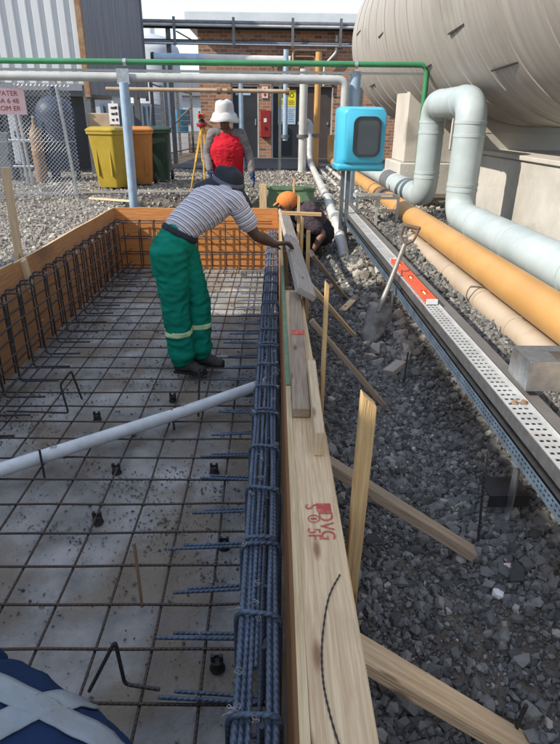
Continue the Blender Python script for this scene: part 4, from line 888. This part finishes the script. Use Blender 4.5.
t = thing('red_cylinder', 'dull rust red gas cylinder in front of the navy vessel', 'cylinder', (-3.98, 10.35, .6)); MB().lathe([(.001, 1.62), (.03, 1.61), (.035, 1.52), (.09, 1.43), (.10, 1.38), (.10, .62), (.001, .6)], (-3.98, 10.35, 0), seg=20).build('body', 'rust', t, smooth=True); MB().bx(-4.0, -3.96, 10.33, 10.37, 1.62, 1.67).build('valve', 'galv', t)

# chain-link fence
fn = thing('chain_link_fence', 'galvanised chain link fence with thin posts left of the pit', 'fence', (-3.5, 8, .6))
A, B = V((-5.2, 7.2, 0)), V((-2.62, 8.2, 0)); d = (B-A).normalized(); L = (B-A).length; mb = MB(); s_ = .05; H0, H1 = .66, 2.03
k = -int((H1-H0)/s_)-1
while k*s_ < L:
    for sgn in (1, -1):
        u0 = k*s_; pts = []
        a0 = u0 if sgn > 0 else u0; a1 = u0+(H1-H0)
        lo = max(0, a0); hi = min(L, a1)
        if hi-lo > .02:
            za = H0+(lo-u0) if sgn > 0 else H1-(lo-u0); zb = H0+(hi-u0) if sgn > 0 else H1-(hi-u0)
            mb.tube([A+d*lo+V((0, 0, za)), A+d*hi+V((0, 0, zb))], .0028, 4, cap=False)
    k += 1
mb.build('chain_link', 'galv', fn)
for u, ln in ((.02, 0), (1.72, -.04), (2.70, -.10)): MB().tube([A+d*u+V((0, 0, .45)), A+d*u+V((ln, 0, 2.1))], .022, 12).build('post', 'galv', fn, smooth=True)
for z_ in (.68, 1.35, 2.03, 2.12): MB().tube([A+V((0, -.01, z_)), B+V((0, -.01, z_))], .004, 6).build('line_wire', 'galv', fn)
sg = thing('fence_sign', 'faded pink sign with red capitals hung on the chain link fence', 'sign', (-3.3, 7.7, 1.6))
ang = math.atan2(d.y, d.x); Rs = Matrix.Rotation(ang, 3, 'Z'); c = V((-3.31, 7.865, 1.82)); n_ = V((d.y, -d.x, 0))*.05
MB().box(c+n_, (.42, .008, .30), Rs).build('plate', 'sign_pink', sg)
for k, b in enumerate(('WATER', 'NA 6 48', 'KOM ER')): text(b, .078, c+n_*1.12+V((0, 0, .088-.085*k)), Rs @ RXZ, 'red', sg, 'lettering', .001)
# second fence line further back
f2 = thing('yard_fence', 'dark steel posts with braces of an open yard fence in the background', 'fence', (-3, 17, .6))
ps2 = [(-2.85, 15.0), (-2.9, 16.6), (-2.75, 18.4), (-2.62, 20.5)]
for x_, y_ in ps2: MB().bx(x_-.035, x_+.035, y_-.035, y_+.035, .55, 2.45).build('post', 'slate', f2)
MB().beam((-2.98, 14.6, .6), (-2.87, 14.95, 1.95), .035, .035).build('brace', 'galv', f2); MB().beam((-2.85, 15.1, 1.1), (-2.62, 20.4, 2.0), .04, .04).build('brace', 'slate', f2)
for z_ in (.75, 2.4): MB().tube([(x_, y_, z_) for x_, y_ in ps2], .02, 8).build('rail', 'slate', f2)
for z_ in np.arange(.95, 2.35, .16): MB().tube([(x_, y_-.04, z_) for x_, y_ in ps2], .005, 6).build('line_wire', 'galv', f2)
t = thing('blue_drum', 'bright blue plastic drum beyond the yard fence', 'drum', (-3.05, 20.6, .6)); MB().lathe([(.001, .7), (.27, .7), (.28, .6), (.29, .45), (.28, .3), (.29, .15), (.28, 0)], (-3.05, 20.6, 1.22), seg=24).build('body', 'azure', t, smooth=True); MB().bx(-3.35, -2.75, 20.3, 20.9, .58, 1.21).build('stand', 'pale_wall', t)
t = thing('shipping_container', 'dull blue container seen beyond the bins', 'container', (-4.9, 22, .6)); MB().bx(-5.9, -4.15, 21.5, 24, .65, 2.12).build('body', 'container', t); 
for k in range(10): MB().bx(-5.85+.17*k, -5.78+.17*k, 21.46, 21.499, .75, 2.05).build('rib', 'container', t)
t = thing('distant_shed', 'pale long shed on the horizon behind the yard fence', 'building', (-12, 60, .6)); MB().bx(-26, -3.5, 58, 66, .5, 3.6).build('wall', 'pale_wall', t); MB().prism([(-27, 3.6), (-2.5, 3.6), (-5, 5.0), (-24, 5.0)], (0, 57.5, 0), (1, 0, 0), (0, 0, 1), -9).build('roof', 'clad_grey', t)
for k in range(7): MB().bx(-24+3*k, -22.6+3*k, 57.93, 57.99, 1.2, 2.4).build('window', 'door_dark', t)
t = thing('pale_silo', 'pale rounded silo behind the grey corrugated wall', 'silo', (-4.9, 26, .6)); MB().lathe([(.001, 4.75), (.6, 4.6), (1.0, 4.25), (1.05, 4.1), (1.05, .6)], (-4.75, 26, 0), seg=32).build('shell', 'pale_wall', t, smooth=True); MB().tube([(-4.75, 26, 4.7), (-4.75, 26, 4.95)], .12, 12).build('vent', 'galv', t)

# wheelie bins
def bin_(x_, y_, rz, body, lid, lab):
    t = thing('wheelie_bin', lab, 'bin', (x_, y_, .62)); Rz = Matrix.Rotation(rz, 3, 'Z'); og = V((x_, y_, .62))
    def tx(mb):
        mb.v = [og+Rz @ V(p) for p in mb.v]; return mb
    mb = MB(); loftrect(mb, [[(a, b, z) for a, b in rrect(w_, q, .05)] for z, w_, q in ((.03, .36, .34), (.10, .39, .38), (.55, .44, .46), (.80, .47, .52), (.801, .51, .56), (.84, .51, .56))]); tx(mb).build('body', body, t, smooth=True)
    mb = MB(); loftrect(mb, [[(a, b, z) for a, b in rrect(w_, q, .06)] for z, w_, q in ((.842, .53, .58), (.862, .53, .58), (.90, .44, .47), (.905, .36, .4))]); tx(mb).build('lid', lid, t, smooth=True)
    tx(MB().tube([(-.2, .30, .82), (.2, .30, .82)], .018, 10)).build('handle', lid, t, smooth=True)
    for q in (-1, 1): tx(MB().lathe([(.02, -.025), (.085, -.025), (.095, 0), (.085, .025), (.02, .025)], (q*.235, .17, .095), (1, 0, 0), 20)).build('wheel', 'black', t, smooth=True)
    for q in (-.12, .12): tx(MB().bx(q-.012, q+.012, -.235, -.19, .2, .72)).build('rib', body, t)
bin_(-2.48, 9.42, -.35, 'bin_yellow', 'bin_yellow', 'yellow wheelie bin behind the left steel post')
bin_(-2.18, 9.95, .15, 'bin_orange', 'bin_orange', 'orange wheelie bin behind the yellow one')
bin_(-2.0, 10.6, .1, 'bin_green', 'bin_green', 'dark green wheelie bin behind the orange one')

# survey tripod
tp = thing('survey_tripod', 'yellow survey tripod with orange level instrument behind the red shirt', 'tripod', (-1.13, 9.4, .6)); hd = V((-1.06, 9.45, 1.56))
for x_, y_ in ((-1.27, 9.35), (-1.03, 9.25), (-.85, 9.8)):
    f_ = V((x_, y_, .60)); mid = hd.lerp(f_, .55); sd2 = (f_-hd).cross(V((0, 0, 1))).normalized()*.02
    for q in (-1, 1): MB().tube([hd+sd2*q*1.6, mid+sd2*q], .011, 8).build('leg_rail', 'tripod_yellow', tp, smooth=True)
    MB().tube([mid+(hd-f_)*.12, f_], [.016, .010], 8).build('leg', 'tripod_yellow', tp, smooth=True)
MB().lathe([(.001, .03), (.075, .03), (.085, 0), (.07, -.03), (.001, -.03)], hd, seg=18).build('head', 'red', tp, smooth=True)
MB().lathe([(.05, 0), (.05, .03), (.03, .05), (.001, .05)], hd+V((0, 0, .031)), seg=16).build('base', 'black', tp); lvb = MB(); lvb.bx(hd.x-.05, hd.x+.05, hd.y-.1, hd.y+.1, hd.z+.083, hd.z+.16); lvb.build('instrument', 'level_orange', tp, bevel=.01)
MB().tube([hd+V((0, -.13, .12)), hd+V((0, -.1, .12))], .03, 14).build('lens', 'black', tp); MB().tube([hd+V((-.03, .0, .16)), hd+V((-.03, .0, .19))], .012, 10).build('knob', 'black', tp)

# unseen block added left of the camera to shade the near pit
sd3 = thing('added_shade_block', 'unseen white block added left of the pit to shade it', 'container', (-4.2, -1, .6))
MB().bx(-5.2, -3.0, -2.9, 3.15, .6, 3.6).build('body', 'clad_white', sd3)
for k in range(25): MB().bx(-3.0, -2.965, -2.8+.235*k, -2.68+.235*k, .7, 3.55).build('rib', 'clad_white', sd3)

# ------------------------------------------------------------------ people
def skin(name, mb, voxel, ma, parent, sm=4, fold=None, attr=None):
    me = bpy.data.meshes.new('tmp'); me.from_pydata([tuple(p) for p in mb.v], [], mb.f); me.update()
    o = bpy.data.objects.new('tmp', me); COL.objects.link(o)
    q = o.modifiers.new('r', 'REMESH'); q.mode = 'VOXEL'; q.voxel_size = voxel; q.use_smooth_shade = True
    if sm: q = o.modifiers.new('s', 'SMOOTH'); q.factor = .5; q.iterations = sm
    bpy.context.view_layer.update()
    m2 = bpy.data.meshes.new_from_object(o.evaluated_get(bpy.context.evaluated_depsgraph_get())); bpy.data.objects.remove(o)
    og = W[parent.name]; n = len(m2.vertices)
    co_ = np.empty(n*3, np.float32); m2.vertices.foreach_get('co', co_); co_ = co_.reshape(-1, 3)
    if fold:
        no = np.empty(n*3, np.float32); m2.vertices.foreach_get('normal', no); no = no.reshape(-1, 3)
        dsp = np.array([fold(V(p)) for p in co_], np.float32); co_ = co_+no*dsp[:, None]
    if attr:
        a = m2.attributes.new('s', 'FLOAT', 'POINT'); a.data.foreach_set('value', np.array([attr(V(p)) for p in co_], np.float32))
    co_ = co_-np.array(og, np.float32); m2.vertices.foreach_set('co', co_.reshape(-1).astype(np.float32))
    m2.materials.clear(); m2.materials.append(M[ma]); m2.polygons.foreach_set('use_smooth', [True]*len(m2.polygons)); m2.update(); m2.name = name
    o = bpy.data.objects.new(name, m2); COL.objects.link(o); o.parent = parent; W[o.name] = og; return o
def folds(amp, sc=(14, 14, 26)):
    def f(p):
        q = V((p.x*sc[0], p.y*sc[1], p.z*sc[2])); a = noise.noise(q); b = noise.noise(q*2.1+V((5, 3, 1)))
        return amp*((1-abs(a)*2.2)*.75+.4*b)
    return f
def hand(mb, wr, dr, pn, side, g=0., curl=.5, sc=1.):
    wr = V(wr); d = V(dr).normalized(); n = V(pn); n = (n-d*n.dot(d)).normalized(); s = d.cross(n)*side
    mb.loft([wr, wr+d*.045*sc, wr+d*.088*sc], [(.026+g, .017+g), (.040+g, .016+g), (.042+g, .0135+g)], s)
    for k, (o_, L) in enumerate(((.030, .072), (.0105, .08), (-.0105, .075), (-.031, .058))):
        b = wr+d*.084*sc+s*o_*sc; a = curl*(.8+.1*k); p = [b]; dd = d.copy()
        for j, fr in enumerate((.45, .30, .25)):
            dd = (Matrix.Rotation(-a*(.7 if j == 0 else 1), 3, s*side) @ dd) if False else (dd*math.cos(a*.8)+n*math.sin(a*.8)*(1))
            dd.normalize(); p.append(p[-1]+dd*L*fr*sc)
        mb.loft(p, [.0095+g, .009+g, .0085+g, .0072+g], s, seg=10)
    b = wr+d*.022*sc+s*.03*sc; mb.loft([b, b+(d*.5+s*.75+n*.25)*.036*sc, b+(d*1.0+s*.95+n*.55)*.06*sc], [.013+g, .011+g, .009+g], n, seg=10)
def headp(mb, c, fwd, upv, g=0., hair=False):
    c = V(c); f = V(fwd).normalized(); u = V(upv); u = (u-f*u.dot(f)).normalized(); s = f.cross(u)
    mb.ell(c+u*.03-f*.012, s*(.074+g), f*(.094+g), u*(.092+g)); mb.ell(c-u*.045+f*.022, s*(.058+g), f*(.066+g), u*(.072+g))
    mb.loft([c+f*.082+u*.025, c+f*.104-u*.012, c+f*.098-u*.022], [.010, .016, .014], s, seg=10)
    mb.loft([c+f*.078+u*.036-s*.045, c+f*.086+u*.04, c+f*.078+u*.036+s*.045], [.010, .011, .010], u, seg=8)
    mb.loft([c+f*.082-u*.056-s*.022, c+f*.088-u*.056, c+f*.082-u*.056+s*.022], [.007, .009, .007], u, seg=8); mb.ell(c+f*.07-u*.098, s*.024, f*.022, u*.018)
    for q in (-1, 1): mb.ell(c+s*q*.078-f*.012, s*.010, f*.022, u*.034)
    return f, u, s
def person(label, base, J, fwd, mats, curl=.35, voxel=.0065):
    """J: joints by name; one continuous body under separate clothing"""
    t = thing('person', label, 'person', base); f = V(fwd).normalized(); J = {k: V(v) for k, v in J.items()}
    side = V(J['shR']-J['shL']).normalized(); body = MB()
    headp(body, J['head'], J['face'], J['hup'])
    body.loft([J['neck'], J['head']-V(J['hup'])*.05], [.056, .054], side)
    body.loft([J['pelvis'], J['waist'], J['chest'], J['neck']], [(.13, .10), (.125, .095), (.15, .105), (.075, .062)], side)
    for q in 'LR':
        body.loft([J['chest'].lerp(J['sh'+q], .6), J['sh'+q], J['sh'+q].lerp(J['el'+q], .5), J['el'+q], J['el'+q].lerp(J['wr'+q], .35), J['wr'+q]], [.05, .054, .046, .037, .040, .026], f)
        hd_ = J.get('hd'+q, J['wr'+q]-J['el'+q]); hand(body, J['wr'+q]+(V(hd_).normalized())*.0, hd_, J.get('pn'+q, f), 1 if q == 'R' else -1, 0, curl)
        body.loft([J['pelvis'].lerp(J['hip'+q], .5), J['hip'+q], J['hip'+q].lerp(J['kn'+q], .5), J['kn'+q], J['kn'+q].lerp(J['an'+q], .35), J['an'+q]], [.08, .085, .072, .052, .055, .036], side)
        body.loft([J['an'+q], J['an'+q].lerp(J['toe'+q], .5), J['toe'+q]], [.030, (.028, .022), (.024, .014)], side)
    skin('body', body, voxel, mats['skin'], t, 2)
    return t, J, side
def trousers(t, J, side, ma, g=.022, hem=.9, amp=.007, top=None, name='trousers'):
    mb = MB(); mb.loft([J['pelvis']-(J['waist']-J['pelvis'])*.3, J['pelvis'].lerp(J['waist'], .35) if top is None else top], [(.155, .118), (.152, .115)], side)
    for q in 'LR':
        k = J['kn'+q]; a = J['kn'+q].lerp(J['an'+q], hem)
        mb.loft([J['pelvis'].lerp(J['hip'+q], .6), J['hip'+q], J['hip'+q].lerp(k, .5), k, k.lerp(a, .5), a], [.10, .104+g*.3, .086+g*.5, .068+g*.6, .066+g*.6, .066+g*.6], side); mb.loft([k.lerp(a, .7), a], [.066+g*.6, .068+g*.6], side, flat=True)
    return skin(name, mb, .009, ma, t, 3, folds(amp, (11, 11, 19)))
def shell(src, name, ma, inside, parent, off=.004):
    og = W[src.name]; me = src.data; ok = [inside(v.co+og) for v in me.vertices]; mp = {}; mb = MB()
    for p in me.polygons:
        if all(ok[i] for i in p.vertices):
            for i in p.vertices:
                if i not in mp: mp[i] = len(mb.v); mb.v.append(me.vertices[i].co+og+me.vertices[i].normal*off)
            mb.face([mp[i] for i in p.vertices], [(0, 0)]*len(p.vertices))
    return mb.build(name, ma, parent, smooth=True, solid=.002)
def boots(t, J, side, ma='boot', sole=None):
    for q in 'LR':
        a, e = J['an'+q], J['toe'+q]; h = (e-a); h.z = 0; h.normalize(); mb = MB()
        mb.loft([a+V((0, 0, .07)), a+V((0, 0, .0)), a-h*.015-V((0, 0, .045))], [.052, .054, (.046, .046)], side)
        mb.loft([a-h*.03-V((0, 0, .062)), a+h*.06-V((0, 0, .052)), a.lerp(e, .8)-V((0, 0, .012)), e+V((0, 0, .004))], [(.04, .034), (.044, .042), (.050, .036), (.046, .030)], V((0, 0, 1)).cross(h))
        b = skin('boot', mb, .007, ma, t, 2, lambda p: 0)
        zb = min(a.z, e.z); zb = a.z-.105
        MB().prism([(x_*(.046 if 0 <= 1 else 1), y_) for x_, y_ in ((-.7, -.06), (.7, -.06), (.8, .02), (1.0, .10), (.8, .155), (0, .175), (-.8, .155), (-1.0, .10), (-.8, .02))], a+V((0, 0, zb-a.z)), V((0, 0, 1)).cross(h)*-1, h, .02).build('sole', 'black', b)
def shirt(t, J, side, f, ma, sl=.5, g=.018, amp=.006, attr=None, name='shirt', sleeves=True, hemdrop=0., rag=False, wd=1.):
    mb = MB(); a = J['waist']-(J['waist']-J['pelvis'])*(.35+hemdrop); g0 = g if hemdrop else -.02
    mb.loft([a, J['waist'], J['chest'], J['chest'].lerp(J['neck'], .62)], [((.145+g0)*wd, .108+g0), ((.138+max(g0, -.002))*wd, .103+max(g0, -.002)), ((.16+g)*wd, .115+g), (.115*wd, .082)], side)
    mb.loft([J['chest'].lerp(J['neck'], .5), J['chest'].lerp(J['neck'], .82 if rag else 1)], [(.10, .08), (.075, .068)], side)
    for q in 'LR':
        mb.loft([J['chest'].lerp(J['sh'+q], .5), J['sh'+q]], [.075+g*.4, .066+g*.5] if not rag else [.085, .045], f)
        if sleeves: slv(mb, J, q, sl, f, g)
    return skin(name, mb, .009, ma, t, 3, folds(amp), attr)
def slv(mb, J, q, sl, f, g=.018):
    s, e, w_ = J['sh'+q], J['el'+q], J['wr'+q]
    if sl <= 1: mb.loft([s, s.lerp(e, sl*.5), s.lerp(e, sl)], [.062+g*.5, .056+g*.8, .054+g], f)
    else: mb.loft([s, s.lerp(e, .5), e, e.lerp(w_, .5), e.lerp(w_, sl-1)], [.062+g*.5, .054+g*.6, .048+g*.6, .042+g*.6, .036+g*.5], f)
def hat(t, c, axis, fwd, rc, hc, rb, ma, droop=.35, band=None, name='hat', wave=.012):
    c = V(c); ax = V(axis).normalized(); pr = [(.001, hc), (rc*.55, hc*.985), (rc*.86, hc*.9), (rc*.97, hc*.7), (rc*1.02, hc*.3), (rc*1.05, 0), (rc*1.3, -.012-droop*.01), (rb*.85, -.03-droop*.05), (rb, -.045-droop*.09)]
    def fx(r, a): return wave*math.sin(a*2+.6)*max(0, (r-rc)/(rb-rc)) + (.006*math.sin(a*3+1)+.004*math.sin(a*5)) if r > .02 else 0
    h = MB().lathe(pr, c, ax, 40, 1., fx).build(name, ma, t, smooth=True, solid=.004)
    if band: MB().lathe([(rc*1.035, hc*.32), (rc*1.06, hc*.30), (rc*1.085, .006), (rc*1.06, .0)], c, ax, 40, 1., lambda r, a: .003*math.sin(a*3)).build('hat_band', band, h, smooth=True)
    return h
def cuff(t, c, ax, r, ma, name, h=.03, sq=None):
    MB().lathe([(r-.004, -h/2), (r+.002, -h/2), (r+.003, h/2), (r-.004, h/2)], c, ax, 28).build(name, ma, t, smooth=True)

# bent worker
J = dict(pelvis=(-.615, 3.62, .90), waist=(-.555, 3.645, 1.02), chest=(-.395, 3.74, 1.135), neck=(-.31, 3.85, 1.185), head=(-.285, 3.955, 1.195), face=(.62, .5, -.75), hup=(.55, .45, .72),
         shR=(-.225, 3.685, 1.165), elR=(-.10, 3.72, .955), wrR=(.03, 3.865, .862), hdR=(.85, .45, .02), pnR=(.25, -.2, -1), shL=(-.40, 3.95, 1.15), elL=(-.54, 3.93, .98), wrL=(-.62, 3.80, .84), pnL=(1, 0, 0),
         hipR=(-.64, 3.54, .88), knR=(-.625, 3.55, .50), anR=(-.605, 3.57, .135), toeR=(-.47, 3.545, .055), hipL=(-.60, 3.70, .88), knL=(-.50, 3.69, .51), anL=(-.495, 3.69, .135), toeL=(-.35, 3.665, .055))
F = V((.85, .5, 0))
t, J, sd4 = person('worker in striped shirt and green trousers bending over the pit formwork', (-.55, 3.6, .03), J, F, {'skin': 'skin'}, curl=.62)
sdh = V((.06, -1, 0))
spine = [J['pelvis'], J['waist'], J['chest'], J['neck']]
chord = (J['neck']-J['pelvis']).normalized()
def sattr(p):
    for q in 'RL':
        a, b = J['sh'+q], J['el'+q]; u = (b-a); k = (p-a).dot(u)/u.length_squared; dd = (p-(a+u*max(-.1, min(1, k)))).length
        if k > .16 and dd < .085: return 2+k*u.length
    e = p-J['pelvis']; l = e.dot(chord); return 1+l+.10*(e-chord*l).dot(V((0, 0, 1)))
shirt(t, J, sd4, F, 'stripe', .62, .012, .005, sattr)
tro = trousers(t, J, sdh, 'green_cloth', .03, .93, .012)
wv_ = (J['waist']-J['pelvis']).normalized()
mb = MB(); mb.loft([J['pelvis'].lerp(J['waist'], .50), J['pelvis'].lerp(J['waist'], .76)], [(.158, .124), (.155, .121)], sdh, flat=True); skin('belt', mb, .008, 'slate_cloth', t, 2)
for q in 'LR':
    k, a = J['kn'+q], J['an'+q]; u = a-k; o_ = J['an'+('R' if q == 'L' else 'L')]; k2 = J['kn'+('R' if q == 'L' else 'L')]
    shell(tro, 'reflective_band', 'reflect', lambda p: .38 < (p-k).dot(u)/u.length_squared < .50 and (p-k.lerp(a, .45)).length < (p-k2.lerp(o_, .45)).length, t)
MB().beam((-.70, 3.475, .88), (-.69, 3.47, .74), .10, .012, (0, 1, 0)).build('pocket', 'green_cloth', t, bevel=.004)
boots(t, J, sdh)
hat(t, V((-.29, 3.955, 1.250)), (.34, -.16, 1), F, .100, .095, .205, 'slate_cloth', .25, 'slate_light', wave=.03)
tag(t, group=None)

# worker in the red shirt
J = dict(pelvis=(-.53, 7.42, .93), waist=(-.53, 7.42, 1.10), chest=(-.535, 7.40, 1.32), neck=(-.545, 7.40, 1.52), head=(-.55, 7.36, 1.635), face=(0, -.9, -.42), hup=(0, -.4, .9),
         shL=(-.365, 7.40, 1.475), elL=(-.275, 7.43, 1.24), wrL=(-.225, 7.34, 1.03), pnL=(-1, 0, 0), shR=(-.705, 7.40, 1.475), elR=(-.785, 7.42, 1.25), wrR=(-.745, 7.30, 1.06), pnR=(1, 0, 0),
         hipL=(-.44, 7.42, .90), knL=(-.43, 7.38, .50), anL=(-.43, 7.42, .11), toeL=(-.42, 7.27, .03), hipR=(-.62, 7.42, .90), knR=(-.63, 7.38, .50), anR=(-.63, 7.42, .11), toeR=(-.64, 7.27, .03))
F = V((0, -1, 0)); t, J, sd4 = person('worker in red shirt and white bucket hat behind the pit', (-.53, 7.42, 0), J, F, {'skin': 'skin'}, voxel=.0075)
shirt(t, J, V((1, 0, 0)), F, 'red_cloth', 0, .026, .008, sleeves=False, hemdrop=.55, rag=True, wd=1.14)
for q in 'LR':
    mb = MB(); mb.loft([J['neck'].lerp(J['sh'+q], .5)-V((0, 0, .012)), J['sh'+q]], [.060, .069], F); slv(mb, J, q, 1.88, F, .014); skin('sleeve', mb, .009, 'grey_cloth', t, 3, folds(.006))
    mb = MB(); hand(mb, J['wr'+q], J['wr'+q]-J['el'+q], J['pn'+q], 1 if q == 'R' else -1, .0045, .25); mb.loft([J['wr'+q]-(J['wr'+q]-J['el'+q]).normalized()*.03, J['wr'+q]+V((0, 0, -.02))], [.034, .034], F); skin('glove', mb, .006, 'glove', t, 2)
trousers(t, J, V((1, 0, 0)), 'green_cloth', .03); boots(t, J, V((1, 0, 0)))
hat(t, V((-.55, 7.37, 1.722)), (0, -.14, 1), F, .108, .125, .182, 'white_cloth', .55, None, wave=.012)

# crouching worker
J = dict(pelvis=(.56, 6.12, .56), waist=(.50, 6.10, .67), chest=(.38, 6.05, .75), neck=(.26, 6.03, .79), head=(.165, 6.01, .835), face=(-.86, -.2, -.48), hup=(-.45, -.1, .9),
         shL=(.32, 5.88, .74), elL=(.535, 5.82, .58), wrL=(.445, 5.80, .41), pnL=(-1, 0, 0), shR=(.31, 6.20, .74), elR=(.22, 6.16, .52), wrR=(.2, 6.02, .42), pnR=(0, 0, -1),
         hipL=(.57, 6.03, .53), knL=(.34, 5.98, .53), anL=(.50, 6.03, .40), toeL=(.36, 6.01, .33), hipR=(.57, 6.21, .53), knR=(.33, 6.24, .50), anR=(.50, 6.22, .40), toeR=(.36, 6.24, .33))
F = V((-.8, 0, -.5)); t, J, sd4 = person('worker in orange cap crouching outside the far right formwork', (.5, 6.1, .28), J, F, {'skin': 'skin_light'}, voxel=.0075)
shirt(t, J, V((0, 1, 0)), F, 'mauve_cloth', .7, .018, .006); trousers(t, J, V((0, 1, 0)), 'dark_cloth', .02, .8); boots(t, J, V((0, 1, 0)))
mb = MB(); mb.ell(J['head']+V((.012, .008, .042)), V((.114, 0, .03)), V((0, .096, 0)), V((-.03, 0, .093))); cp = skin('cap', mb, .007, 'orange_cloth', t, 2, lambda p: 0)
MB().prism([(-.06, 0), (.06, 0), (.052, .05), (.0, .065), (-.052, .05)], J['head']+V((-.085, .0, .03)), (0, 1, 0), (-.8, 0, -.6), .006).build('peak', 'orange_cloth', cp, smooth=False)

# worker in navy overall close to the camera
J = dict(pelvis=(-.16, .46, .54), waist=(-.28, .53, .675), chest=(-.46, .57, .70), neck=(-.64, .60, .68), head=(-.80, .62, .62), face=(-.6, .1, -.75), hup=(-.75, .1, .6),
         shL=(-.56, .42, .66), elL=(-.58, .36, .42), wrL=(-.60, .44, .22), pnL=(0, 1, 0), shR=(-.56, .78, .64), elR=(-.66, .86, .42), wrR=(-.68, .74, .22), pnR=(0, -1, 0),
         hipL=(-.13, .37, .50), knL=(-.36, .36, .42), anL=(-.15, .38, .14), toeL=(-.30, .36, .06), hipR=(-.13, .55, .50), knR=(-.38, .62, .40), anR=(-.15, .60, .14), toeR=(-.30, .61, .06))
F = V((-.3, .05, -1)); J = {k: (V(v)+V((-.045, .0, -.03)) if k not in ('face', 'hup', 'pnL', 'pnR') else V(v)) for k, v in J.items()}
t, J, sd4 = person('worker in navy overall with silver crossed back tape crouching in the foreground', (-.3, .55, .03), J, F, {'skin': 'skin'}, voxel=.0075)
jk = shirt(t, J, V((0, 1, 0)), F, 'navy_cloth', 1.9, .022, .007, name='overall_jacket'); trousers(t, J, V((0, 1, 0)), 'navy_cloth', .03, name='overall_trousers'); boots(t, J, V((0, 1, 0)))

from mathutils.bvhtree import BVHTree
og = W[t.name]; bv = BVHTree.FromPolygons([v.co+og for v in jk.data.vertices], [tuple(p.vertices) for p in jk.data.polygons])
def tape(a, b, wd, name='reflective_tape'):
    a = V(a); b = V(b); d = (b-a).normalized(); n = V((-d.y, d.x, 0)); mb = MB(); N_ = 40; K = 6; ok = {}
    for i in range(N_+1):
        for j in range(K+1):
            p = a.lerp(b, i/N_)+n*wd*(j/K-.5); h = bv.ray_cast(V((p.x, p.y, 3)), V((0, 0, -1)))
            if h[0] is not None and h[0].z > .32: ok[i, j] = len(mb.v); mb.v.append(h[0]+h[1]*.004)
    for i in range(N_):
        for j in range(K):
            q = [(i, j), (i+1, j), (i+1, j+1), (i, j+1)]
            if all(x_ in ok for x_ in q): mb.face([ok[x_] for x_ in q], [(0, 0)]*4)
    if d.x*0+n.dot(V((-d.y, d.x, 0))) > 0: pass
    mb.build(name, 'tape', jk, smooth=True, solid=.003)
tape((-.50, .47, 0), (-.24, .765, 0), .045); tape((-.62, .675, 0), (-.10, .545, 0), .045)
